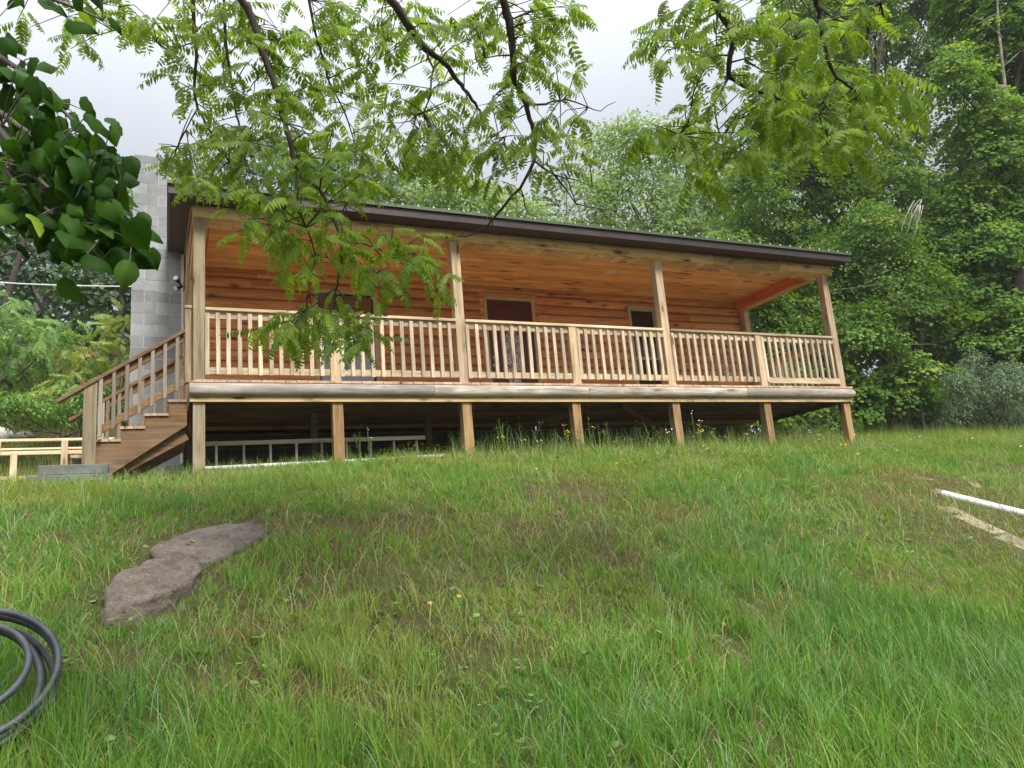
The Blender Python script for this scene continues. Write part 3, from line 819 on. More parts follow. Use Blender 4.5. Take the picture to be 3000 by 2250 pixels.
# ================================================================== STAIRS
st = empty('porch_staircase', (-.4, 10.6, 2.8)); tag(st, 'brown wooden stairs with slatted handrails going up to the porch', 'staircase')
SO = Vector((-.4, 10.6, 2.8))
def spart(mb, name, mat, bevel=0):
    return mb.build(name, mat, st, bevel, -SO)
SY0, SY1 = 10.08, 11.22
treads = [(.03, .235, 3.59), (-.225, .03, 3.42), (-.48, -.225, 3.265), (-.745, -.48, 3.115), (-1.0, -.745, 2.965)]
for yy in (SY0, SY1-.04):
    mb = MB()
    prof = [(.235, 3.565)]
    for a, b, z in treads[:4]: prof += [(b if b != .235 else .235, z-.034), (a, z-.034)]
    # upper saw-tooth outline then the straight lower edge
    prof = [(.235, 3.556), (.03, 3.556), (.03, 3.386), (-.225, 3.386), (-.225, 3.231), (-.48, 3.231), (-.48, 3.081), (-.745, 3.081), (-.745, 2.70), (-.64, 2.66), (.235, 3.27)]
    mb.prism(prof, yy, yy+.038, 1); spart(mb, 'stringer', m_stair)
for yy in (SY0+.10, SY1-.14):
    mb = MB(); mb.bar((-.66, yy, 2.66), (.235, yy, 3.16), .04, .11); spart(mb, 'stringer_brace', m_stair)
for a, b, z in treads:
    mb = MB(); m_ = (a+b)/2
    if z > 3.0:
        mb.box(a-.012, m_-.003, SY0-.02, SY1+.02, z-.032, z); mb.box(m_+.003, b, SY0-.02, SY1+.02, z-.032, z)
    else:
        mb.box(a-.012, b, SY0+.16, SY1+.02, z-.036, z)
    spart(mb, 'tread', m_deck, .003)
# newels
for yy, h0 in ((10.0, 3.80), (SY1+.0, 3.80)):
    mb = MB(); zb = 2.815 if yy == 10.0 else 2.70
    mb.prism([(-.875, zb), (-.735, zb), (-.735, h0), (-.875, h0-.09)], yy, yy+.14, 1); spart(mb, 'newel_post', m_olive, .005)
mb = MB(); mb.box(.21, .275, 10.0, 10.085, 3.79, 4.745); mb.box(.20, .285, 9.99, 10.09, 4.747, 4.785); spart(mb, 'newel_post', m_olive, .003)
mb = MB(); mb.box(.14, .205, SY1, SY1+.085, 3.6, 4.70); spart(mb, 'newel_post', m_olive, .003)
sl = (4.472-3.553)/(.242+1.144)
for yy in (9.985, SY1+.0):
    def hz(x): return 3.553+sl*(x+1.144)
    mb = MB(); mb.bar((-1.144, yy+.045, hz(-1.144)), (.20, yy+.045, hz(.20)), .10, .04); spart(mb, 'handrail', m_stair, .004)
    mb = MB(); mb.bar((-.735, yy+.062, hz(-.735)-.075), (.205, yy+.062, hz(.205)-.075), .036, .085); spart(mb, 'under_rail', m_stair, .003)
    mb = MB(); mb.bar((-.735, yy+.062, hz(-.735)-.63), (.205, yy+.062, hz(.205)-.63), .036, .085); spart(mb, 'bottom_rail', m_stair, .003)
    for i in range(7):
        x = -.70+i*.137
        mb = MB(); mb.prism([(x-.02, hz(x)-.72), (x+.02, hz(x)-.70), (x+.02, hz(x)-.01), (x-.02, hz(x)-.035)], yy+.005, yy+.042, 1)
        spart(mb, 'baluster', m_stairv, .002)
# concrete landing blocks
t = empty('concrete_step', (-1.0, 10.05, 2.6)); tag(t, 'grey concrete block step at the foot of the porch stairs', 'step')
mb = MB(); mb.box(-1.295, -.60, 9.93, 10.33, 2.70, 2.812); o = mb.build('step_slab', m_conc, t, .008, -Vector((-1.0, 10.05, 2.6)))
mb = MB(); mb.box(-1.40, -.55, 9.90, 10.6, 2.5, 2.696); o = mb.build('footing', m_conc, t, .01, -Vector((-1.0, 10.05, 2.6)))
mb = MB(); mb.box(-1.02, -.80, 10.42, 10.80, 2.815, 2.94); o = mb.build('block', m_block, t, .006, -Vector((-1.0, 10.05, 2.6)))

# ================================================================== FENCE behind the stairs
fn = empty('pine_rail_fence', (-1.8, 13, 3.1)); tag(fn, 'low unfinished pale pine rail fence behind the stairs', 'fence')
FO = Vector((-1.8, 13, 3.1))
for z0, z1, d in ((3.575, 3.612, .09), (3.45, 3.475, .03), (3.375, 3.43, .03), (3.02, 3.07, .09)):
    mb = MB(); mb.box(-3.4, -.62, 13-.02, 13-.02+d, z0, z1); mb.build('rail', m_newpine, fn, .003, -FO)
for xx, z0, z1 in ((-3.3, 2.8, 3.57), (-2.62, 2.8, 3.57), (-2.24, 3.39, 3.573), (-2.03, 2.9, 3.40), (-1.40, 3.0, 3.573), (-.69, 3.0, 3.3)):
    mb = MB(); mb.box(xx, xx+.085, 12.94, 12.975, z0, z1); mb.build('post', m_newpinev, fn, .003, -FO)

# ================================================================== LADDER, PIPES, GROUND STRIPS
ld = empty('ladder', (2, 10.6, 2.8)); tag(ld, 'old wooden ladder lying on its side in the dark under the porch', 'ladder')
LO = Vector((2, 10.6, 2.8))
mb = MB(); mb.bar((.47, 10.6, 3.115), (3.43, 10.6, 3.145), .03, .055); mb.build('side_rail', m_oldboard, ld, .004, -LO)
mb = MB(); mb.bar((.47, 10.62, 2.745), (3.43, 10.62, 2.775), .03, .055); mb.build('side_rail', m_oldboard, ld, .004, -LO)
for i in range(9):
    x = .60+i*.337
    mb = MB(); mb.tube([(x, 10.6, 2.77), (x, 10.6, 3.10)], .017, 8); mb.build('rung', m_oldboard, ld, 0, -LO)
mb = MB(); mb.tube([(.36, 10.36, 2.765), (1.4, 10.36, 2.785), (2.5, 10.36, 2.805), (3.62, 10.36, 2.838)], .03, 12)
o = mb.build('pipe', m_pvc); tag(o, 'long pale pipe lying in the grass along the porch posts', 'pipe')
o = None
pts = []
for px, py in ((2760, 1452), (2830, 1470), (2910, 1490), (3010, 1514), (3140, 1548)):
    P = hit(px, py); pts.append((P[0], P[1], P[2]+.02))
mb = MB(); mb.tube(pts, .040, 16); mb.build('drain_pipe', m_pvc); tag(C.objects['drain_pipe'], 'bright white drain pipe lying across the grass on the right', 'pipe')
def board(px, w, name, label, mat, th=.006, cat_='board'):
    P = [hit(*p) for p in px]; mb = MB(); pr = None
    for a, b in zip(P[:-1], P[1:]):
        d = Vector(b)-Vector(a); d.z = 0; d.normalize(); s = Vector((-d.y, d.x, 0))*w/2
        V8 = []
        for q in (a, b):
            for sg in (-1, 1):
                r = Vector(q)+s*sg; zz = float(ground(r.x, r.y))
                V8 += [(r.x, r.y, zz-.05), (r.x, r.y, zz+th)]
        mb.add(V8, [(1, 5, 7, 3), (0, 1, 3, 2), (4, 6, 7, 5), (0, 4, 5, 1), (2, 3, 7, 6)])
    o = mb.build(name, mat, None, 0); tag(o, label, cat_); return o
board(((2768, 1490), (2850, 1530), (2930, 1570)), .20, 'ground_strip', 'flat tan strip half sunk in grass below the white pipe', m_strip)  # thin soil-coloured strips following the ground
board(((2932, 1572), (3000, 1600), (3060, 1625)), .24, 'ground_strip', 'broad tan strip in the grass nearest the white pipe end', m_strip)
board(((2672, 1375), (2712, 1405)), .16, 'ground_strip', 'short grey strip lying in the grass uphill of the white pipe', m_strip)
board(((2740, 1437), (2800, 1455), (2860, 1466)), .14, 'ground_strip', 'yellowish strip touching the far side of the white pipe', m_strip)
board(((2828, 1398), (2868, 1432)), .10, 'ground_strip', 'narrow grey strip lying farthest up the right slope', m_strip)
# cable to the chimney
mb = MB(); pp = []
for i in range(13):
    t = i/12; x = -14+t*13.6; pp.append((x, 16.5, 6.0+.36*(t-1)*-0 + 0))
A = at(-300, 806, 17.0); B = at(420, 840, 17.0)
mb.tube([Vector(A).lerp(Vector(B), t/10)-Vector((0, 0, .06*math.sin(math.pi*t/10))) for t in range(-8, 11)], .014, 5)
o = mb.build('overhead_cable', m_wire); tag(o, 'thin white cable strung from the left towards the chimney', 'cable')

# ---- hose coil
hc = empty('pipe_coil', (-.8, 3.75, .95)); tag(hc, 'coil of black plastic water pipe lying in the grass', 'coil')
HC = Vector(at(-118, 1990, 3.75))-Vector((0, 0, .02))
ax_n = Vector((.12, -.74, .66)).normalized(); ux = ax_n.cross(Vector((0, 0, 1))).normalized(); uy = ax_n.cross(ux)
rr = random.Random(3)
for k, (r, off, dx, dz) in enumerate(((.262, .0, 0, 0), (.247, .045, .012, .012), (.225, .02, -.02, -.03), (.185, .05, -.01, .02), (.268, -.045, -.01, -.035), (.21, -.03, .02, .02), (.238, .07, -.03, -.05))):
    mb = MB(); c = HC+ax_n*off+Vector((dx, 0, dz)); tilt = Vector((rr.uniform(-.06, .06), rr.uniform(-.06, .06), 0))
    pts = []
    for i in range(73):
        a = 2*math.pi*i/72
        r_ = r*1.25
        p = c+ux*math.cos(a)*r_*(1+.02*math.sin(2*a+k))+uy*math.sin(a)*r_
        p += ax_n*(tilt.x*math.cos(a)*r*3+tilt.y*math.sin(a)*r*3)
        pts.append(p)
    mb.tube(pts, .0140, 12, cap=False)
    mb.build('pipe_loop', m_hose, hc, 0, -Vector(hc.location))

# ================================================================== ROCKS
def rock_slab(outline, name, label, mat, top=.09, sink=.3, seed=1, round_=.05):
    pts = [hit(*p, lift=top*.8) for p in outline]; c = np.mean([p for p in pts], 0)
    n = len(pts); rings = []
    for s, dz in ((1.0, -sink), (1.0, -.02), (1.0, .45*top), (.97, .8*top), (.9, top), (.7, top*1.04), (.45, top*1.05), (.2, top*1.05), (.02, top*1.05)):
        rg = []
        for p in pts:
            q = c[:2]+(p[:2]-c[:2])*s
            jj = .012*math.sin(q[0]*41+q[1]*29) if s < .95 else 0; rg.append((q[0]+jj, q[1]-jj, float(ground(q[0], q[1], False))+dz+jj))
        rings.append(rg)
    vs = [v for rg in rings for v in rg]
    fs = [(i*n+k, i*n+(k+1) % n, (i+1)*n+(k+1) % n, (i+1)*n+k) for i in range(len(rings)-1) for k in range(n)]
    fs.append(tuple((len(rings)-1)*n+k for k in range(n)))
    mb = MB(); mb.add(vs, fs, .5, 0, True)
    o = mb.build(name, mat); tag(o, label, 'rock')
    s = o.modifiers.new('s', 'SUBSURF'); s.levels = 2; s.render_levels = 3
    tx = bpy.data.textures.new('rockdisp'+str(seed), 'CLOUDS'); tx.noise_scale = .10; tx.noise_depth = 4
    d = o.modifiers.new('d', 'DISPLACE'); d.texture = tx; d.strength = .06; d.texture_coords = 'GLOBAL'
    return [p[:2] for p in pts]
R1 = rock_slab([(300, 1800), (294, 1745), (325, 1702), (390, 1672), (440, 1652), (500, 1640), (570, 1640), (600, 1662), (575, 1705), (510, 1748), (430, 1788), (350, 1806)],
               'flat_rock', 'flat brown rock with an upright front face, nearest of the two slabs', m_rock, .085, .4, 1)
R2 = rock_slab([(437, 1640), (440, 1610), (490, 1576), (560, 1552), (640, 1534), (730, 1524), (790, 1534), (780, 1560), (730, 1592), (670, 1625), (610, 1650), (510, 1652)],
               'flat_rock', 'flat brown rock slab running uphill behind the nearer rock', m_rock, .045, .4, 2)
R3 = rock_slab([(2105, 1925), (2120, 1895), (2180, 1885), (2230, 1900), (2240, 1940), (2160, 1955)], 'flat_rock', 'small brown stone nearly hidden in tall grass at lower right', m_rock, -.035, .3, 4)
def boulder(c, r, name, label, mat, seed):
    import bmesh
    bm = bmesh.new(); bmesh.ops.create_icosphere(bm, subdivisions=4, radius=1)
    for v in bm.verts:
        p = v.co; d = 1+.35*float(fbm(p.x*1.5+seed*3+5, p.y*1.5+p.z*1.3+seed, seed, 4))
        v.co = Vector((p.x*r[0], p.y*r[1], p.z*r[2]))*d
    me = bpy.data.meshes.new(name); bm.to_mesh(me); bm.free()
    for p in me.polygons: p.use_smooth = True
    me.materials.append(mat); o = link(name, me); o.location = c; tag(o, label, 'rock')
P = at(12, 1272, 17.2); boulder((P[0]-.12, 17.2, P[2]-.05), (.26, .3, .2), 'boulder', 'rounded white boulder behind the pale fence', m_pale_rock, 2)
P = at(72, 1276, 17.4); boulder((P[0], 17.4, P[2]-.05), (.19, .25, .13), 'boulder', 'small dark grey boulder beside the white one', m_dark_rock, 5)
# ================================================================== NATURE
rng = np.random.default_rng(11)
def atd(px, py, dep):
    d = RC.T @ np.array([(px-1500)/F, (py-1125)/F, 1.0])
    return CAM+dep*np.array([d[0], d[2], -d[1]])
def depth_of(Y, px, py): return Y/ray(px, py)[1]

m_grass = leafmat('grass_blades', (.26, .20, .095), (.125, .185, .036), (.165, .30, .050), .35, .30, tboost=1.1)
def grassramp():
    m, nt, out = newmat('grass_blades')
    t = attr(nt, 'tone').outputs['Fac']
    col = ramp(nt, t, [(0, (.22, .13, .065)), (.10, (.42, .33, .17)), (.22, (.31, .355, .090)), (.42, (.205, .355, .058)), (.62, (.135, .305, .040)), (.82, (.085, .235, .030)), (1, (.27, .40, .20))])
    b = N(nt, 'BsdfPrincipled'); L(nt, col, b.inputs['Base Color']); b.inputs['Roughness'].default_value = .45; b.inputs['Specular IOR Level'].default_value = .22
    tr = N(nt, 'BsdfTranslucent'); L(nt, mix(nt, 1.0, col, (1.2, 1.15, .5), 'MULTIPLY'), tr.inputs['Color'])
    mx = N(nt, 'MixShader'); mx.inputs[0].default_value = .35
    L(nt, b.outputs[0], mx.inputs[1]); L(nt, tr.outputs[0], mx.inputs[2]); L(nt, mx.outputs[0], out.inputs[0]); return m
m_grass = grassramp()

def inpoly(x, y, poly):
    c = np.zeros(len(x), bool); n = len(poly); j = n-1
    for i in range(n):
        xi, yi = poly[i]; xj, yj = poly[j]
        k = ((yi > y) != (yj > y)) & (x < (xj-xi)*(y-yi)/((yj-yi)+1e-12)+xi)
        c ^= k; j = i
    return c
def shrink(poly, s):
    p = np.array(poly); c = p.mean(0); return c+(p-c)*s
def blades(n, y0, y1, r0, r1, seed, segs, lfun, wfun, tfun, keep=None, lean=.35, lmul=1, tuft=0, flat=0):
    rg = np.random.default_rng(seed)
    nt_ = n//tuft if tuft else n
    Y = np.sqrt(rg.uniform(y0*y0, y1*y1, nt_)); X = rg.uniform(r0, r1, nt_)*Y
    k = rg.random(nt_) < (.25+.75*vnoise(X*5, Y*5, 5+seed))
    if keep is not None: k &= keep(X, Y, rg)
    X = X[k]; Y = Y[k]
    if tuft:
        idx = np.repeat(np.arange(len(X)), rg.poisson(tuft, len(X)))
        tt = rg.normal(0, .09, len(X))[idx]; tl = rg.uniform(.6, 1.35, len(X))[idx]
        ta = rg.uniform(0, 6.28, len(idx)); tr_ = np.abs(rg.normal(0, .022, len(idx)))
        X = X[idx]+tr_*np.cos(ta); Y = Y[idx]+tr_*np.sin(ta)
    else:
        ta = rg.uniform(0, 6.28, len(X)); tt = 0; tl = np.ones(len(X))
    k = np.ones(len(X), bool)
    for P_, s in ((R1, .90), (R2, .92), (R3, .8)): k &= ~inpoly(X, Y, shrink(P_, s))
    k &= ~((Y > 10.9) & (X > .3) & (X < 11.2)) | (rg.random(len(X)) < .04)
    X = X[k]; Y = Y[k]; ta = ta[k]; tl = tl[k]; tt = tt[k] if tuft else 0; n = len(X)
    Z = ground(X, Y)-.01
    Ln = lfun(X, Y, rg)*lmul*tl; W = wfun(X, Y, rg); T = tfun(X, Y, rg)
    nearrock = np.zeros(n, bool)
    for P_ in (R1, R2): nearrock |= inpoly(X, Y, shrink(P_, 1.35))
    Ln = np.where(nearrock, Ln*.45, Ln)
    if tuft: T = np.where(T < .2, T, np.clip(T+tt, .21, 1))
    ang = ta+rg.normal(0, .5, n)
    # leaning follows a slow wind/flow field so that blades lie together
    fa = 2*np.pi*vnoise(X*1.3, Y*1.3, 31)*1.4
    dx = np.cos(ang)+.45*np.cos(fa); dy = np.sin(ang)+.45*np.sin(fa)
    dn = np.sqrt(dx*dx+dy*dy)+1e-6; dx /= dn; dy /= dn
    dry = T < .2
    ben = np.where(dry | (rg.random(n) < flat), rg.uniform(.9, 1.9, n), np.abs(rg.normal(lean, .4, n))).clip(.05, 2.0)
    az = rg.uniform(0, 2*np.pi, n)
    sx = np.cos(az); sy = np.sin(az)
    m = segs+1
    V = np.zeros((n, 2*m, 3), np.float32)
    px_ = X.copy(); py_ = Y.copy(); pz_ = Z.copy(); a = .12*ben
    for i in range(m):
        w = W*(1-.9*(i/segs)**1.6)*.5
        V[:, 2*i, 0] = px_-sx*w; V[:, 2*i, 1] = py_-sy*w; V[:, 2*i, 2] = pz_
        V[:, 2*i+1, 0] = px_+sx*w; V[:, 2*i+1, 1] = py_+sy*w; V[:, 2*i+1, 2] = pz_
        st_ = Ln/segs
        px_ = px_+dx*np.sin(a)*st_; py_ = py_+dy*np.sin(a)*st_; pz_ = pz_+np.cos(a)*st_
        a = a+ben*1.25/segs
    q = np.array([(2*i, 2*i+1, 2*i+3, 2*i+2) for i in range(segs)])
    Fq = (q[None]+(np.arange(n)*2*m)[:, None, None]).reshape(-1, 4)
    return V.reshape(-1, 3), Fq, np.repeat(T, segs)
def lush(X, Y): return np.clip(.5+1.5*fbm(X*.55, Y*.75, 41, 3), 0, 1)
def thatch(X, Y):
    t = fbm(X*.9+4, Y*1.2, 77, 3)*2.2
    t = t+.62*np.exp(-((Y-5.4)/1.7)**2)+.25*np.exp(-((Y-8.2)/1.2)**2)-.5*np.exp(-((Y-2.6)/1.1)**2)
    return np.clip(t, 0, 1)
def gl(X, Y, rg):
    base = .065+.085*lush(X, Y)
    base = base*(1-.45*thatch(X, Y))*(1+.45*np.clip((4.6-Y)/1.6, 0, 1))
    base = base*(1-.35*np.clip((Y-6.0)/3, 0, 1))
    right = np.clip((X-12)/3, 0, 1)*np.clip((Y-9.5)/3, 0, 1)
    base = base+.16*right
    return base*rg.uniform(.5, 1.6, len(X))
def gs(X, Y, rg):
    return (.035+.02*lush(X, Y))*rg.uniform(.5, 1.8, len(X))*(1-.2*np.clip((Y-5.0)/3.5, 0, 1))
BARE = [(hit(px, py)[:2], r) for px, py, r in ((1195, 1545, .34), (1190, 1530, .2), (1690, 1560, .40), (1750, 1590, .3), (1160, 1695, .34), (1050, 1690, .25), (1960, 1520, .26), (1440, 1925, .20), (1000, 1545, .28), (1540, 1560, .25),
        (620, 2020, .16), (700, 1850, .18), (1720, 1445, .35), (2640, 1462, .3), (560, 1600, .25), (800, 1540, .3), (1250, 1860, .16), (2180, 1960, .16), (1850, 1650, .2), (1330, 1700, .22), (900, 2050, .12), (2500, 1990, .12), (2230, 1800, .18), (330, 1950, .15), (2850, 1500, .7), (2960, 1580, .6), (2700, 1400, .45), (2600, 1470, .35))]
def bare(X, Y):
    b_ = fbm(X*1.3+40, Y*1.7, 177, 3)*2.6-.62+.25*np.exp(-((Y-5.6)/1.5)**2)
    for (c_, r_) in BARE:
        b_ = np.maximum(b_, 1.25*np.exp(-(((X-c_[0])/(r_*1.25))**2+((Y-c_[1])/(r_*1.0))**2)) + .35*(vnoise(X*9, Y*9, 3)-.6)*np.exp(-(((X-c_[0])/(r_*2))**2+((Y-c_[1])/(r_*2))**2)))
    return np.clip(b_, 0, 1)
def gt(X, Y, rg):
    t = .60+1.0*fbm(X*1.2+9, Y*1.2, 55, 3)+.22*(lush(X, Y)-.5)
    t = t-.22*np.clip((Y-5.5)/3, 0, 1)-.22*(Y > 11.5)*(X < 0)-.10*thatch(X, Y)+.14*np.clip((3.8-Y)/1.5, 0, 1)
    t = t+rg.normal(0, .14, len(X))
    dry = rg.random(len(X)) < (.04+.15*thatch(X, Y)+.50*bare(X, Y))
    t = np.where(dry, np.where(rg.random(len(X)) < bare(X, Y), rg.uniform(0, .08, len(X)), rg.uniform(.08, .2, len(X))), np.clip(t, .21, .93))
    wet = rg.random(len(X)) < .035
    return np.where(wet, 1.0, t)
def kb(X, Y, rg): return rg.random(len(X)) > .82*bare(X, Y)
def kb2(X, Y, rg): return rg.random(len(X)) > .55*bare(X, Y)
parts = []
U = lambda a_, b_: (lambda X, Y, rg: rg.uniform(a_, b_, len(X)))
parts.append(blades(110000, 2.0, 4.6, -.42, 1.75, 1, 3, gs, U(.003, .0065), gt, lean=.9, flat=.35, keep=kb2))
parts.append(blades(105000, 2.0, 4.6, -.42, 1.75, 11, 4, gl, U(.0035, .0075), gt, lean=.62, tuft=14, flat=.12, keep=kb))
parts.append(blades(160000, 4.5, 7.8, -.36, 1.70, 2, 3, gs, U(.0035, .008), gt, lean=.9, flat=.35, keep=kb2))
parts.append(blades(150000, 4.5, 7.8, -.36, 1.70, 12, 3, gl, U(.0035, .008), gt, lean=.65, tuft=16, flat=.18, keep=kb))
parts.append(blades(130000, 7.6, 12.6, -.30, 1.70, 3, 2, gs, U(.005, .011), gt, lean=.8, flat=.3, keep=kb2))
parts.append(blades(120000, 7.6, 12.6, -.30, 1.70, 13, 3, gl, U(.005, .010), gt, lean=.5, tuft=18, keep=kb))
parts.append(blades(120000, 12.0, 19, -.30, 1.75, 4, 2, lambda X, Y, rg: gl(X, Y, rg)*1.2, U(.007, .014), gt, keep=lambda X, Y, rg: (X < .2) | (X > 11.3)))
straw = lambda X, Y, rg: np.where(rg.random(len(X)) < .5, rg.uniform(.08, .3, len(X)), np.where(rg.random(len(X)) < .4, 1.0, rg.uniform(.3, .7, len(X))))
parts.append(blades(9000, 2.0, 5.5, -.42, 1.75, 61, 6, lambda X, Y, rg: rg.uniform(.16, .34, len(X)), U(.003, .006), straw, lean=1.1))
parts.append(blades(14000, 5.0, 10, -.36, 1.70, 62, 5, lambda X, Y, rg: rg.uniform(.12, .28, len(X)), U(.004, .008), straw, lean=1.0))
V, Fq, T = cat(parts)
o = link('grass', npmesh('grass', V, Fq, T, m_grass, True)); tag(o, 'thick uneven lawn grass covering the bank', 'grass', None, 'stuff')
# taller grass with seed heads near the wood edge and by the deck
parts = []
parts.append(blades(9000, 11.0, 16.5, .95, 1.75, 6, 4, lambda X, Y, rg: rg.uniform(.30, .62, len(X)), lambda X, Y, rg: rg.uniform(.004, .008, len(X)),
                    lambda X, Y, rg: np.where(rg.random(len(X)) < .55, rg.uniform(.06, .3, len(X)), rg.uniform(.35, .7, len(X))), lean=.2))
parts.append(blades(9000, 9.5, 10.9, .02, 1.15, 8, 4, lambda X, Y, rg: rg.uniform(.08, .22, len(X)), lambda X, Y, rg: rg.uniform(.004, .008, len(X)), gt, lean=.3))
parts.append(blades(7000, 10.0, 17, -.35, .02, 9, 4, lambda X, Y, rg: rg.uniform(.10, .30, len(X)), lambda X, Y, rg: rg.uniform(.005, .01, len(X)), gt, lean=.35))
parts.append(blades(2600, 9.55, 10.5, .36, 1.1, 71, 5, lambda X, Y, rg: rg.uniform(.22, .50, len(X)), U(.003, .006), straw, lean=.22))
c_ = (HC.x, HC.y)
parts.append(blades(9000, 3.2, 4.4, -.36, .03, 72, 4, lambda X, Y, rg: rg.uniform(.14, .30, len(X)), U(.003, .006), gt, lean=.4, tuft=10, keep=lambda X, Y, rg: (X-c_[0])**2+(Y-c_[1]+.1)**2 < .45**2))
# seed heads: short wide elliptical tips on some stalks
V, Fq, T = cat(parts)
o = link('tall_grass', npmesh('tall_grass', V, Fq, T, m_grass, True)); tag(o, 'tall seeding grass along the wood edge and the porch posts', 'grass', None, 'stuff')

# lawn weeds: small broad leaves
k = 2600
Y = np.sqrt(rng.uniform(2.0**2, 11**2, k)); X = rng.uniform(-.35, 1.6, k)*Y
keepm = fbm(X*.8, Y*.8, 91)+rng.uniform(-.2, .2, k) > .12; X = X[keepm]; Y = Y[keepm]
pos = []; ax = []; nm = []
for x, y in zip(X, Y):
    z = float(ground(x, y)); m_ = rng.integers(3, 7)
    for q in range(m_):
        a = rng.uniform(0, 6.28); pos.append((x+.01*math.cos(a), y+.01*math.sin(a), z+rng.uniform(.02, .09))); ax.append((math.cos(a), math.sin(a), rng.uniform(.1, .8))); nm.append((0, 0, 1))
pos = np.array(pos); fr = frames(np.array(ax), np.array(nm)); s = rng.uniform(.018, .04, len(pos))
m_weed = leafmat('weed_leaf', (.10, .17, .05), (.14, .24, .06), (.20, .32, .09), .3)
V, Fq, T = stamp(HEART[0], HEART[1], pos, fr, s, rng.random(len(pos)))
o = link('lawn_weeds', npmesh('lawn_weeds', V, Fq, T, m_weed)); tag(o, 'small broad-leaved weeds scattered through the lawn', 'weeds', None, 'stuff')

# yellow and white lawn flowers (hundreds, uncountable)
m_yel = simple('yellow_petal', (.85, .62, .02), .6); m_whp = simple('white_petal', (.82, .82, .80), .6)
for nm_, mt, cnt, seed, lab in (('yellow_flowers', m_yel, 420, 5, 'tiny yellow buttercups dotted over the right side of the lawn'), ('white_flowers', m_whp, 120, 6, 'tiny white daisies scattered near the crest of the lawn')):
    rg = np.random.default_rng(seed); mb = MB()
    for i in range(cnt):
        y = rg.uniform(6.5, 13.5); x = y*rg.uniform(.35 if seed == 6 else .62, 1.6)
        if seed == 5 and rg.random() < .12: x = y*rg.uniform(0, .6)
        if y > 10.5 and x < 11.4: continue
        if fbm(x*.7, y*.7, 120+seed) < -.08: continue
        z = float(ground(x, y)); h = rg.uniform(.10, .22); r = rg.uniform(.010, .019)
        tx, ty = rg.uniform(-.03, .03, 2); n = 6; c = (x+tx, y+ty, z+h)
        ring = [(c[0]+r*math.cos(6.283*q/n), c[1]+r*math.sin(6.283*q/n), c[2]+rg.uniform(-.3, .7)*r) for q in range(n)]
        mb.add(ring+[(c[0], c[1], c[2]-.004)], [(q, (q+1) % n, n) for q in range(n)], .5)
        mb.tube([(x, y, z), c], .0016, 3, .5, 1, False)
    o = mb.build(nm_, [mt, m_weed]); tag(o, lab, 'flowers', None, 'stuff')

# individual flowering weeds along the porch foot
def weed_mesh(seed):
    rg = random.Random(seed); st_, lf, fls = MB(), [], []; h = rg.uniform(.30, .58)
    P = []; A = []; S = []
    for s in range(rg.randint(2, 4)):
        top = Vector((rg.uniform(-.12, .12), rg.uniform(-.08, .08), h*rg.uniform(.65, 1)))
        mid = Vector((top.x*.3, top.y*.3, top.z*.5)); st_.tube([(0, 0, -.05), mid, top], [.0035, .003, .002], 4)
        for q in range(rg.randint(5, 9)):
            t = rg.uniform(.1, .8); p = Vector((0, 0, 0)).lerp(top, t); a = rg.uniform(0, 6.28)
            P.append(p); A.append((math.cos(a), math.sin(a), rg.uniform(.2, 1))); S.append(rg.uniform(.03, .07))
        for q in range(rg.randint(2, 4)):
            p = top+Vector((rg.uniform(-.03, .03), rg.uniform(-.03, .03), rg.uniform(-.03, .03))); n = 8; r = rg.uniform(.007, .012)
            st_.tube([top-Vector((0, 0, .04)), p], .0015, 3)
            fl = MB(); fls.append(fl); fl.add([(p.x+r*math.cos(6.283*k/n), p.y+r*.6*math.sin(6.283*k/n), p.z+r*.5*math.sin(6.283*k/n)*-1) for k in range(n)]+[tuple(p+Vector((0, 0, .004)))], [(k, (k+1) % n, n) for k in range(n)], .5)
    P = np.array(P); fr = frames(np.array(A), np.tile([0, 0, 1.0], (len(P), 1)))
    sc3 = np.stack([np.array(S)*.3, np.array(S), np.array(S)], 1)
    V, Fq, T = stamp(LEAF5[0], LEAF5[1], P, fr, sc3, np.full(len(P), .4))
    return st_.mesh('stem', m_weed), npmesh('leaves', V, Fq, T, m_weed), [f_.mesh('flower_head', m_whp) for f_ in fls], [f_.mesh('flower_head', m_yel) for f_ in fls]
WM = [weed_mesh(s) for s in range(6)]
rg = random.Random(21)
for i in range(64):
    x = rg.uniform(.7, 11.0) if i < 14 else rg.uniform(3.5, 10.9); y = rg.uniform(9.75, 10.5)
    t = empty('flowering_weed', (x, y, float(ground(x, y)))); w = WM[rg.randrange(6)]
    white = rg.random() < .62
    t.rotation_euler = (0, 0, rg.uniform(0, 6.28)); s = rg.uniform(.7, 1.25); t.scale = (s, s, s)
    link('stem', w[0], t); link('leaves', w[1], t)
    for q in w[2 if white else 3]: link('flower_head', q, t)
    tag(t, 'thin wild plant with small white flowers along the foot of the porch' if white else 'thin wild plant with small yellow flowers along the foot of the porch', 'wildflower', 'white wildflowers along the porch foot' if white else 'yellow wildflowers along the porch foot')
# fallen leaves
m_fall = simple('orange_leaf', (.50, .27, .05), .6)
for (px, py), lb in (((2116, 1830), 'orange fallen leaf in tall grass on the right'), ((1340, 1748), 'orange fallen leaf in the middle of the bank'), ((1255, 1768), 'pale yellow fallen leaf caught upright in grass mid bank'), ((138, 1885), 'yellow fallen leaf on the black pipe coil')):
    P = hit(px, py, .05); fr = frames(np.array([[.8, .2, .3]]), np.array([[.1, -.6, .8]]))
    V, Fq, T = stamp(HEART[0], HEART[1], P[None], fr, np.array([.028]), np.array([.5]))
    o = link('fallen_leaf', npmesh('fallen_leaf', V, Fq, T, m_fall)); tag(o, lb, 'leaf')

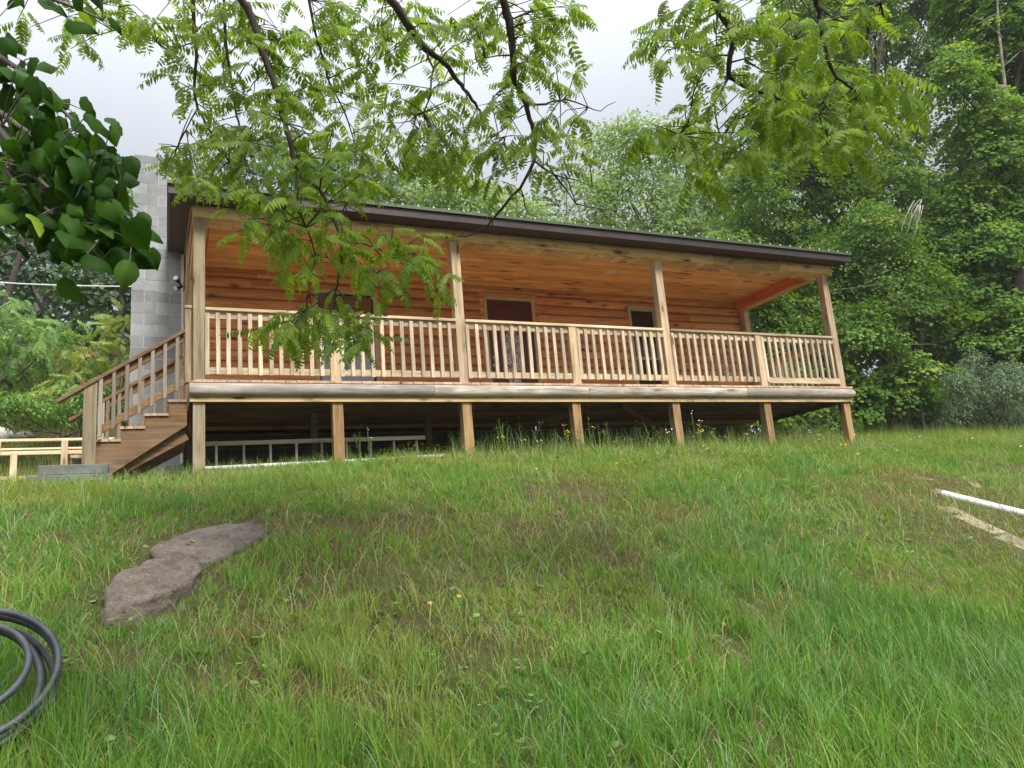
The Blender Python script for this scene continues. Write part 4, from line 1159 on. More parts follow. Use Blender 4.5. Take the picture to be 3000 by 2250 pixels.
# ------------------------------------------------------------------ trees
def crown_leaves(lobes, tmpl, lsize, cover, rg, clump_r=.45, per=40, droop=.35, lw=.8, updir=.9, inner=.2, tonevar=.22, tone0=.5):
    parts = []
    for (c, r) in lobes:
        c = np.array(c); r = np.array(r)
        area = 4*math.pi*((r[0]*r[1])**1.6/3+(r[0]*r[2])**1.6/3+(r[1]*r[2])**1.6/3)**(1/1.6)
        n = int(area*cover/(lsize*lsize*lw*.62)); nc = max(3, n//per)
        d = norm(rg.normal(size=(nc, 3))); d[:, 2] = np.where(d[:, 2] < -.5, -d[:, 2], d[:, 2]); 
        rad = 1-np.abs(rg.normal(0, .16, nc)); ins = rg.random(nc) < inner; rad = np.where(ins, rg.uniform(.3, .8, nc), rad)
        cc = c+d*r*rad[:, None]*(1+.18*rg.normal(size=(nc, 1)))
        ct = tone0+tonevar*rg.normal(size=nc)+.10*d[:, 2]
        cr = clump_r*rg.uniform(.6, 1.4, nc)
        # leaves in a drooping disc
        idx = np.repeat(np.arange(nc), per); m = len(idx)
        th = rg.uniform(0, 2*np.pi, m); rr_ = np.sqrt(rg.random(m))
        outd = norm(d[idx]*np.array([1, 1, .45])+.001)
        nup = norm(np.array([0, 0, 1.0])*updir+outd*.75)
        u = norm(np.cross(nup, np.array([.31, .52, .11]))); w = np.cross(nup, u)
        R__ = cr[idx]
        pos = cc[idx]+(u*np.cos(th)[:, None]+w*np.sin(th)[:, None])*(R__*rr_)[:, None]+outd*(R__*rr_*.25)[:, None]
        pos[:, 2] -= droop*R__*rr_**2*1.2
        pos += rg.normal(0, .05, (m, 3))*R__[:, None]*2
        axd = (u*np.cos(th)[:, None]+w*np.sin(th)[:, None])*.8+outd*.5+rg.normal(0, .35, (m, 3)); axd[:, 2] -= .35+rg.uniform(0, .5, m)
        nn = nup+rg.normal(0, .38, (m, 3))
        s = lsize*rg.uniform(.65, 1.35, m)
        fr = frames(axd, nn)
        t = np.clip(ct[idx]+rg.normal(0, .13, m), .02, .97)
        parts.append(stamp(tmpl[0], tmpl[1], pos, fr, np.stack([s*lw, s, s], 1), t, tmpl[2] if len(tmpl) > 2 else None))
    return cat(parts)
def limb_tree(mb, base, tops, r0, seed, wob=.25, n=7):
    rg = random.Random(seed); base = Vector(base)
    for k, tp in enumerate(tops):
        tp = Vector(tp)
        if k == 0: start = base; rs = r0
        else:
            t = rg.uniform(.25, .6); start = base.lerp(Vector(tops[0]), t); rs = r0*.5*(1-t*.5)
        L_ = (tp-start).length; pts = []; rad = []
        for i in range(n+1):
            t = i/n; p = start.lerp(tp, t)
            if 0 < i < n: p += Vector((rg.uniform(-1, 1), rg.uniform(-1, 1), 0))*wob*L_*.12
            if k: p.z += math.sin(t*math.pi)*L_*-.06
            pts.append(p); rad.append(max(.012, rs*(1-.82*t)))
        mb.tube(pts, rad, 8)
def make_tree(name, label, cat_, lobes_px, Y, mat, lsize, cover, seed, tmpl=LEAF5, bark=None, trunk_r=.16, base_px=None, group=None, dz=.8, to_ground=False, trunk=True, **kw):
    rg = np.random.default_rng(seed)
    lobes = []
    for L_ in lobes_px:
        px, py, rx, ry = L_[:4]; yy = Y+(L_[4] if len(L_) > 4 else rg.uniform(-.8, .8))
        dep = depth_of(yy, px, py); P = CAM+ray(px, py)*dep; s = dep/F
        lobes.append((P, (rx*s, max(rx*s*dz, .35), ry*s)))
    C0 = np.mean([l[0] for l in lobes], 0)
    if base_px is not None: bx = at(base_px, 1250, Y)[0]
    else: bx = C0[0]
    base = Vector((bx, Y, float(ground(bx, Y))-.3))
    t = empty(name, base); tag(t, label, cat_, group)
    V, Fq, T = crown_leaves(lobes, tmpl, lsize, cover, rg, **kw)
    g_ = ground(V[:, 0], V[:, 1], False)
    V = V.copy(); V[:, 2] = np.where(V[:, 2] < g_+.02, g_+.02+np.abs(V[:, 2]-g_)*.02, V[:, 2])
    me = npmesh('foliage', V-np.array(base), Fq, T, mat); link('foliage', me, t)
    if trunk:
        mb = MB(); tops = sorted([l[0] for l in lobes], key=lambda p: -p[2]); limb_tree(mb, base, tops[:9], trunk_r, seed)
        mb.v = [(v[0]-base.x, v[1]-base.y, v[2]-base.z) for v in mb.v]
        mb.build('trunk', bark or m_bark2, t)
    return t

m_lw = leafmat('wood_leaf', (.065, .130, .026), (.118, .225, .042), (.215, .36, .068), .42, .15, (.36, .36, .08))
m_lv = leafmat('vine_leaf', (.068, .140, .026), (.135, .255, .042), (.245, .395, .07), .42, .15, (.38, .36, .07))
m_ll = leafmat('locust_leaf', (.16, .26, .09), (.26, .39, .145), (.38, .50, .21), .4, .2)
m_lb = leafmat('bluegreen_leaf', (.085, .155, .095), (.14, .23, .14), (.21, .31, .19), .3, .2)
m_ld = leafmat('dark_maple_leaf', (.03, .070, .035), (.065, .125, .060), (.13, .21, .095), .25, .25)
m_ls = leafmat('sumac_leaf', (.11, .22, .070), (.20, .35, .115), (.33, .48, .18), .4, .2)
m_lsy = leafmat('yellow_sumac_leaf', (.17, .26, .075), (.32, .42, .125), (.46, .50, .20), .4, .2, (.55, .38, .18))
m_lg = leafmat('grey_green_leaf', (.11, .18, .095), (.20, .29, .165), (.32, .42, .26), .25, .3)
m_lbr = leafmat('brush_leaf', (.09, .18, .04), (.17, .31, .075), (.29, .45, .12), .35, .2)
PT = [(p[0], p[1], p[2]) for p in PINF]

make_tree('vine_draped_tree', 'tall dark tree draped in vines directly right of the porch roof corner', 'tree',
          [(2330, 520, 150, 170), (2240, 690, 150, 120), (2430, 330, 120, 150), (2390, 120, 130, 150), (2480, -60, 150, 120), (2450, 560, 130, 150), (2340, 760, 130, 110), (2290, 300, 90, 90), (2560, -60, 90, 120), (2200, 560, 90, 90)],
          18.5, m_lw, .115, 1.15, 1, bark=m_bark, trunk_r=.28, base_px=2520)
make_tree('vine_draped_tree', 'towering vine-covered tree at the right edge with a bare grey snag', 'tree',
          [(2900, 440, 140, 170), (2970, 160, 150, 190), (2850, 40, 110, 120), (2800, 250, 80, 100), (2990, 650, 160, 180), (2830, 620, 100, 110), (3120, 300, 160, 300), (2980, -100, 200, 150), (3120, 800, 150, 250)],
          15.2, m_lv, .098, 1.15, 2, tmpl=HEART, bark=m_bark, trunk_r=.22, base_px=2950, clump_r=.4, per=34, lw=.95)
make_tree('vine_draped_tree', 'mound of vine-smothered branches midway along the right wood edge', 'tree',
          [(2650, 880, 150, 150), (2570, 720, 130, 130), (2450, 830, 120, 150), (2700, 700, 110, 90), (2520, 1000, 130, 120), (2760, 850, 110, 130), (2640, 560, 90, 80)],
          16.3, m_lw, .10, 1.15, 3, bark=m_bark, trunk_r=.18)
make_tree('vine_draped_tree', 'dense leafy curtain at the right edge below the towering tree', 'tree',
          [(2880, 860, 130, 130), (2960, 990, 120, 120), (2820, 1000, 80, 80), (3100, 1050, 150, 150), (2900, 740, 120, 90)],
          14.8, m_lv, .098, 1.15, 4, tmpl=HEART, trunk_r=.10, clump_r=.38, per=34, lw=.95)
make_tree('leafy_tree', 'green leafy tree seen through the open right end of the porch', 'tree',
          [(2290, 900, 120, 110), (2200, 960, 120, 120), (2330, 1060, 150, 120), (2180, 830, 110, 90), (2120, 760, 110, 80), (2400, 1130, 120, 110), (2240, 1150, 150, 90)],
          17.0, m_lw, .11, 1.1, 5, trunk_r=.15)
make_tree('leafy_tree', 'thin-crowned tree with sky gaps between the two tall vine trees', 'tree',
          [(2620, 130, 80, 110), (2580, 330, 90, 90), (2640, 480, 70, 60), (2560, 500, 90, 70), (2700, 60, 80, 60), (2720, 560, 70, 70), (2690, 400, 70, 80), (2740, 200, 80, 90), (2560, 20, 90, 80)],
          22.0, m_lw, .14, .95, 6, trunk_r=.2, base_px=2640)
make_tree('leafy_shrub', 'rounded bright green shrub at the wood edge beside the last porch post', 'shrub',
          [(2640, 1150, 110, 75), (2540, 1190, 90, 60), (2720, 1190, 70, 60), (2700, 1090, 70, 50)], 15.2, m_lv, .10, 1.1, 7, tmpl=HEART, trunk_r=.05, clump_r=.3, per=30, lw=.95)
make_tree('leafy_shrub', 'low dark shrub behind the last porch post under the trees', 'shrub',
          [(2420, 1230, 90, 55), (2330, 1245, 90, 50), (2240, 1240, 90, 50), (2500, 1245, 70, 40)], 16.2, m_lw, .10, 1.0, 8, trunk_r=.04, clump_r=.3, per=30)
make_tree('olive_bush', 'silvery grey-green bush at the foot of the woods at right edge', 'shrub',
          [(2880, 1190, 80, 70), (2960, 1140, 80, 80), (2810, 1130, 45, 50), (2850, 1075, 30, 40), (3050, 1180, 90, 90), (2930, 1230, 90, 45), (2800, 1210, 50, 40)],
          13.9, m_lg, .085, .9, 9, trunk_r=.04, clump_r=.22, per=18, lw=.36, droop=.1, updir=.5)
for i, (lob, y_, lb) in enumerate((
    ([(2300, 700, 200, 260), (2500, 500, 180, 200), (2400, 1000, 250, 220), (2430, 250, 140, 150), (2330, 60, 120, 120), (2560, 180, 120, 130), (2240, 420, 90, 120)], 24, 'dark tree deep in the woods behind the porch roof corner'),
    ([(2700, 850, 220, 260), (2900, 700, 220, 260), (2850, 1050, 250, 200), (2600, 1100, 220, 180)], 22, 'dark tree deep in the woods in the middle of the right side'),
    ([(2980, 300, 180, 250), (3150, 600, 200, 400), (2870, 480, 120, 150), (2780, 40, 120, 130), (2720, 640, 120, 120), (2780, 230, 110, 120), (2900, -40, 160, 120), (2660, -40, 120, 110)], 21, 'dark tree deep in the woods behind the bare snag'))):
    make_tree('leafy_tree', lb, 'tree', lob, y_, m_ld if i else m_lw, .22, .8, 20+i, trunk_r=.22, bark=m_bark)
# trees behind the roof
make_tree('locust_tree', 'feathery light green tree rising tallest behind the porch roof', 'tree',
          [(1790, 450, 90, 90), (1890, 430, 110, 85), (2010, 470, 110, 110), (1850, 590, 150, 100), (2020, 630, 140, 100), (1730, 590, 70, 90), (2110, 560, 80, 100), (1950, 690, 160, 60), (1760, 700, 120, 60)],
          27, m_ll, .20, .85, 31, bark=m_bark, trunk_r=.25, clump_r=.7, per=30, lw=.45)
make_tree('locust_tree', 'pale green rounded tree top just above the roof edge, left of the tallest', 'tree',
          [(1350, 570, 110, 55), (1460, 600, 90, 55), (1260, 580, 70, 50), (1400, 650, 150, 60)], 34, m_ll, .24, .85, 32, trunk_r=.2, clump_r=.7, per=26, lw=.5)
make_tree('locust_tree', 'small pale green tree top between the roof and the grey-green trees', 'tree',
          [(1550, 650, 70, 50), (1500, 690, 80, 40), (1630, 690, 60, 40)], 33, m_ll, .22, .85, 33, trunk_r=.15, clump_r=.6, per=26, lw=.5)
make_tree('hillside_tree', 'blue-green hillside tree behind the roof under the hanging leaves', 'tree',
          [(1040, 500, 100, 80), (1130, 545, 90, 60), (960, 540, 90, 80), (1080, 590, 140, 50)], 44, m_lb, .30, .85, 34, trunk_r=.25, clump_r=.9, per=24)
make_tree('hillside_tree', 'blue-green hillside tree with a ragged top above the middle of the roof', 'tree',
          [(1240, 530, 60, 60), (1290, 590, 90, 40), (1190, 570, 70, 50)], 46, m_lb, .30, .85, 35, trunk_r=.25, clump_r=.9, per=24)
make_tree('hillside_tree', 'grey-green thin tree in the gap beside the tallest tree', 'tree',
          [(1620, 590, 55, 75), (1660, 530, 40, 50), (1600, 660, 80, 60)], 44, m_lb, .28, .5, 36, trunk_r=.2, clump_r=.8, per=20)
make_tree('hillside_tree', 'blue-green hillside tree behind the chimney top and roof end', 'tree',
          [(780, 480, 110, 110), (880, 520, 100, 90), (680, 540, 110, 70), (600, 560, 80, 50)], 46, m_lb, .30, .8, 37, trunk_r=.3, clump_r=.9, per=24)
# left hill
make_tree('hillside_tree', 'tall hazy tree on the hill at the left above the broad leaves', 'tree',
          [(150, 470, 90, 100), (90, 540, 100, 90), (180, 590, 110, 80), (20, 600, 110, 100)], 36, m_lb, .30, .8, 38, trunk_r=.25, clump_r=.8, per=24)
make_tree('hillside_tree', 'mid green tree top just left of the chimney top', 'tree',
          [(300, 560, 90, 70), (370, 600, 70, 80), (340, 690, 100, 80)], 33, m_lb, .26, .85, 39, trunk_r=.2, clump_r=.8, per=24)
make_tree('maple_tree', 'dark layered tree behind the cable, nearest the chimney', 'tree',
          [(300, 850, 100, 90), (370, 780, 80, 100), (380, 930, 80, 100), (280, 980, 90, 70), (200, 900, 80, 80)], 25, m_ld, .22, .95, 40, trunk_r=.22, bark=m_bark, clump_r=.6, per=30, droop=.5)
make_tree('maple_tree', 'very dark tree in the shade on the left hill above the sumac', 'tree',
          [(60, 760, 110, 100), (150, 820, 90, 90), (-60, 800, 120, 200), (160, 700, 90, 60), (220, 1080, 80, 60)], 28, m_ld, .22, .75, 41, trunk_r=.2, bark=m_bark, clump_r=.6, per=30, droop=.5, tone0=.3)
mb = MB()
A = at(18, 880, 24); B = at(62, 735, 24); Cc = at(72, 690, 24)
b0 = Vector((A[0], 24, float(ground(A[0], 24)))); t = empty('leaning_trunk', b0); tag(t, 'bare grey leaning trunk on the shaded left hill', 'tree trunk')
mb.tube([b0, A, B, Cc, Vector(Cc)+Vector((.5, .3, 2.2))], [.11, .09, .08, .07, .03], 8); mb.tube([B, Vector(B)+Vector((-.5, 0, -.2)), Vector(B)+Vector((-.9, 0, -1.2))][::-1], [.015, .03, .04], 6)
mb.build('stem', m_bark, t, 0, -b0)
# sumacs
make_tree('sumac_tree', 'big bright green feathery sumac filling the left edge', 'sumac',
          [(20, 900, 60, 60), (60, 990, 100, 90), (130, 1060, 70, 90), (20, 1110, 110, 110), (-80, 1000, 120, 150), (110, 1170, 80, 60), (150, 990, 30, 40)],
          17.5, m_ls, .42, 1.25, 50, tmpl=PT[0], trunk_r=.07, clump_r=.55, per=9, lw=1.0, tonevar=.16)
make_tree('sumac_tree', 'yellow-green feathery sumac between the big sumac and the chimney', 'sumac',
          [(250, 1020, 50, 60), (290, 1090, 70, 70), (230, 1130, 60, 50)], 17.0, m_lsy, .36, 1.3, 51, tmpl=PT[1], trunk_r=.05, clump_r=.45, per=9, lw=1.0, tonevar=.16)
make_tree('sumac_tree', 'slim yellow-tipped sumac touching the edge of the chimney', 'sumac',
          [(360, 960, 28, 45), (355, 1030, 45, 50), (365, 1110, 45, 60)], 16.6, m_lsy, .34, 1.3, 52, tmpl=PT[2], trunk_r=.04, clump_r=.4, per=9, lw=1.0, tonevar=.16)
make_tree('brush_thicket', 'green leafy thicket under the sumacs behind the pale fence', 'thicket',
          [(60, 1200, 110, 35), (180, 1190, 90, 45), (280, 1190, 80, 45), (350, 1200, 60, 45), (-60, 1200, 110, 45)], 16.2, m_lbr, .09, 1.0, 53, trunk_r=.02, clump_r=.3, per=30, lw=.4, droop=.1)
# distant wood as one mass
rgf = np.random.default_rng(77); lob = []
for px in range(-500, 3600, 170):
    for py in (760, 900, 1060, 1190):
        dep = depth_of(52, px, py); P = CAM+ray(px, py)*dep
        if px > 2300: dep = depth_of(30, px, py); P = CAM+ray(px, py)*dep
        s = dep/F; lob.append((P, (130*s, 80*s, 110*s)))
V, Fq, T = crown_leaves(lob, LEAF5, .50, .75, rgf, clump_r=1.4, per=26)
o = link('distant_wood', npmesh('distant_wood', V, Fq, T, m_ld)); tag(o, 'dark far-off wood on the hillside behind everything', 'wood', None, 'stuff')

# bare snag and dead twigs on the right
t = empty('dead_snag', (0, 0, 0)); P0 = at(2960, 1240, 14.9); t.location = (P0[0], 14.9, float(ground(P0[0], 14.9)))
tag(t, 'bare grey dead trunk with broken twigs standing in front of the vines', 'dead tree')
mb = MB()
pl = [at(px, py, yy) for px, py, yy in ((2975, 1260, 15.9), (2958, 900, 15.8), (2966, 560, 15.6), (2950, 400, 14.9), (2944, 250, 14.4), (2926, 90, 14.3), (2918, -60, 14.3), (2905, -200, 14.3))]
mb.tube(pl, [.09, .08, .075, .06, .05, .042, .036, .02], 8)
for pa in (((2948, 250), (2880, 255), (2800, 240)), ((2938, 110), (2880, 60), (2830, 40)), ((2880, 60), (2920, 40)), ((2950, 255), (2960, 290), (2948, 310)), ((2948, 250), (2900, 270), (2840, 285)), ((2935, 90), (3000, 60)), ((2945, 190), (2990, 150), (3040, 140))):
    mb.tube([at(x, y, 14.2) for x, y in pa], [.022, .016, .007][-len(pa):], 5)
mb.v = [(v[0]-t.location.x, v[1]-t.location.y, v[2]-t.location.z) for v in mb.v]; mb.build('trunk', m_deadwood, t)
t = empty('dead_branches', (0, 0, 0)); P0 = at(2660, 700, 14.3); t.location = P0; tag(t, 'tangle of bleached hanging dead branches in the middle of the woods', 'dead branches')
rg = random.Random(5); TL = t.location.copy()
for i in range(25):
    if i < 9:
        x = 2690+rg.uniform(-25, 15); y = 590+rg.uniform(-10, 15); pts = [(x, y)]
        for k in range(4): x -= rg.uniform(2, 16); y += rg.uniform(12, 28); pts.append((x, y))
        yy = 14.3+.03*i
    else:
        x = rg.uniform(2480, 2760); y = rg.uniform(820, 1230); a = rg.uniform(0, 6.28); l = rg.uniform(60, 180); pts = [(x, y)]
        for k in range(4): x += math.cos(a)*l/4; y += math.sin(a)*l/4*1.2; a += rg.uniform(-.4, .4); pts.append((x, y))
        yy = 15.0+.04*i
    mb = MB(); mb.tube([at(q, w_, yy) for q, w_ in pts], [.012, .010, .009, .007, .004], 5); mb.build('twig', m_deadwood, t, 0, -TL)
for i, (x0_, x1_, lb) in enumerate(((2600, 2610, 'dark trunk wrapped in creeper behind the vine mound'), (2790, 2800, 'thin grey trunk showing in the dark of the right woods'), (2905, 2925, 'thin curved trunk above the silvery bush'))):
    P0 = at(x0_, 1240, 15.6+i*.1); b0 = Vector((P0[0], P0[1], float(ground(P0[0], P0[1]))))
    t = empty('tree_trunk', b0); tag(t, lb, 'tree trunk'); mb = MB()
    pts = [b0]+[Vector(at(x0_+(x1_-x0_)*q+random.uniform(-8, 8), 1200-q*(420 if i == 0 else 560), 16.2+i*.1)) for q in (.15, .35, .6, .8, 1.1)]
    rr0 = (.15, .06, .05)[i]; mb.tube(pts, [rr0*(1-.12*q) for q in range(6)], 8); mb.build('stem', m_bark2 if i else m_bark, t, 0, -b0)

# ------------------------------------------------------------------ overhanging walnut
wt = empty('walnut_tree', (1.2, -2.4, -.1)); tag(wt, 'overhanging tree with drooping feathery leaves framing the top of the view', 'tree')
WO = np.array([1.2, -2.4, -.1])
mb = MB(); mb.tube([(1.2, -2.4, -.3), (1.25, -2.3, 2.5), (1.1, -2.1, 5.0), (1.2, -1.6, 6.6), (1.4, -.6, 8.0)], [.30, .25, .22, .18, .1], 14); mb.build('trunk', m_bark, wt, 0, -Vector(WO))
m_wal = leafmat('walnut_leaflet', (.115, .19, .022), (.185, .29, .034), (.275, .40, .055), .55, .3, tboost=1.2)
BR = [
 # polyline px, depth start, depth end, radius start, end
 ([(690, -60), (707, 0), (733, 41), (768, 154), (799, 230), (820, 307), (840, 384), (866, 487), (871, 512), (937, 553), (963, 604), (985, 660), (1003, 702), (1001, 761), (993, 811), (985, 845), (980, 900)], 4.6, 4.9, .024, .005),
 ([(640, -60), (656, 0), (661, 118), (681, 256), (689, 318), (702, 379), (727, 415)], 5.0, 5.2, .012, .005),
 ([(560, -60), (569, 102), (576, 169), (569, 266), (579, 318), (604, 369), (635, 410), (671, 476)], 4.9, 5.1, .013, .005),
 ([(1120, -60), (1144, 0), (1180, 50), (1216, 104), (1248, 145), (1289, 172), (1316, 199), (1343, 240), (1370, 271), (1393, 303), (1411, 335), (1420, 390)], 4.6, 5.2, .030, .006),
 ([(1466, -60), (1474, 0), (1492, 59), (1501, 136), (1504, 217), (1508, 240), (1542, 303), (1551, 348), (1565, 393), (1565, 470), (1524, 552), (1452, 633), (1424, 665), (1375, 690), (1340, 692)], 4.6, 5.2, .030, .003),
 ([(2080, -60), (2093, 0), (2109, 33), (2147, 87), (2150, 119), (2139, 163), (2134, 217), (2142, 228), (2201, 260), (2277, 288), (2343, 298)], 4.3, 4.6, .030, .007),
 ([(2385, -60), (2391, 0), (2402, 33), (2408, 109), (2429, 184), (2451, 228), (2500, 260), (2527, 277)], 3.9, 4.1, .017, .006),
 ([(120, -90), (200, -20), (260, 40), (330, 90)], 4.8, 5.2, .010, .003),
 ([(900, -80), (905, 0), (930, 120), (960, 230), (1010, 330), (1040, 420)], 5.2, 5.6, .012, .004),
]
SUB = [ # from branch index: extra twigs
 (0, [(866, 502), (830, 538), (832, 579), (840, 604), (815, 660)]), (0, [(871, 502), (873, 604), (896, 666), (922, 743), (912, 800), (905, 860)]),
 (0, [(922, 743), (960, 755), (1000, 785)]), (0, [(1003, 702), (1068, 714), (1120, 735), (1158, 757), (1200, 790)]), (0, [(1110, 700), (1140, 780), (1105, 800)]),
 (0, [(985, 845), (940, 880), (890, 910), (850, 940)]), (0, [(990, 850), (1030, 900), (1070, 960)]), (0, [(1003, 702), (1000, 640), (1010, 600)]),
 (3, [(1248, 145), (1270, 200), (1262, 260), (1240, 330), (1200, 355), (1150, 360)]), (3, [(1411, 335), (1400, 370), (1330, 378)]), (3, [(1370, 271), (1350, 340), (1370, 420)]),
 (4, [(1565, 470), (1623, 511), (1659, 556), (1687, 597), (1750, 610), (1800, 612)]), (4, [(1551, 303), (1600, 305), (1641, 294), (1669, 294), (1723, 314), (1759, 326), (1804, 298)]),
 (4, [(1524, 552), (1535, 580), (1545, 620), (1540, 640)]), (4, [(1623, 511), (1680, 525), (1735, 545)]), (4, [(1440, 645), (1445, 680), (1470, 692)]), (4, [(1504, 150), (1420, 170), (1360, 210)]),
 (4, [(1508, 240), (1470, 260), (1440, 300), (1400, 310)]), (4, [(1542, 303), (1500, 340), (1480, 400)]),
 (5, [(2134, 233), (2093, 304), (2044, 353), (1990, 396), (1979, 445)]), (5, [(2082, 310), (2104, 380), (2126, 418), (2128, 467)]), (5, [(2139, 163), (2060, 155), (1990, 140)]),
 (5, [(2150, 119), (2230, 90), (2300, 40), (2316, -40)]), (5, [(2145, 175), (2220, 160), (2310, 125)]), (5, [(2180, 175), (2240, 210), (2330, 230)]), (5, [(2109, 33), (2098, 100), (2095, 160)]),
 (6, [(2391, 15), (2440, 55), (2490, 45), (2580, 5)]), (6, [(2440, 50), (2510, 75), (2545, 100)]), (6, [(2451, 228), (2410, 300), (2395, 330)]), (5, [(2316, 0), (2330, 110), (2338, 160)]),
 (7, [(260, 40), (300, 10), (350, 20)]), (2, [(576, 130), (520, 140), (460, 125)]), (2, [(579, 318), (545, 380), (520, 430)]), (8, [(960, 230), (1020, 200), (1080, 190)]), (8, [(930, 120), (880, 170), (850, 240)]),
]
nodes = [[] for _ in BR]
mbs = []
for bi, (pl, d0, d1, r0, r1) in enumerate(BR):
    mb = MB(); n = len(pl); pts = []
    rg = random.Random(bi)
    for i, (x, y) in enumerate(pl):
        t_ = i/(n-1); pts.append(atd(x, y, d0+(d1-d0)*t_))
    fine = []; rads = []
    for i in range(n-1):
        for k in range(3):
            t_ = k/3; q = pts[i]*(1-t_)+pts[i+1]*t_
            if k: q = q+np.array([rg.uniform(-1, 1), rg.uniform(-1, 1), rg.uniform(-1, 1)])*.006
            fine.append(q); rads.append((r0+(r1-r0)*((i+t_)/(n-1))**.8)*rg.uniform(.92, 1.1))
    fine.append(pts[-1]); rads.append(r1)
    # run back up to the trunk
    src = np.array([1.2, -1.9, 5.6+.12*bi]); top = fine[0]
    back = [src*(1-t_)+top*t_+np.array([0, 0, .9*math.sin(t_*math.pi)]) for t_ in (0, .2, .4, .6, .8, .93)]
    mb.tube(back+fine, [r0*2.2, r0*1.9, r0*1.6, r0*1.4, r0*1.2, r0*1.05]+rads, 8)
    nodes[bi] += fine; mbs.append(mb)
for bi, pl in SUB:
    base = atd(*pl[0], BR[bi][1]); nd = np.array(nodes[bi])
    # start at the nearest node in the picture sense
    def pxof(P):
        d = P-CAM; v = RC@np.array([d[0], -d[2], d[1]]); return np.array([1500+F*v[0]/v[2], 1125+F*v[1]/v[2], v[2]])
    pp = np.array([pxof(q) for q in nd]); j = np.argmin(np.abs(pp[:, 0]-pl[0][0])+np.abs(pp[:, 1]-pl[0][1])); d_ = pp[j, 2]
    rg = random.Random(hash((bi, len(pl), pl[0][0])) & 0xffff)
    pts = [nd[j]]+[atd(x, y, d_+rg.uniform(-.05, .05)*i) for i, (x, y) in enumerate(pl) if i]
    L_ = len(pts); ext = []
    for i in range(L_-1):
        ext.append(pts[i]); ext.append((pts[i]+pts[i+1])/2+np.array([rg.uniform(-1, 1), 0, rg.uniform(-1, 1)])*.008)
    ext.append(pts[-1]); r_ = .0085 if L_ > 4 else .006
    mbs[bi].tube(ext, [r_*(1-.75*i/(len(ext)-1)) for i in range(len(ext))], 5); nodes[bi] += ext
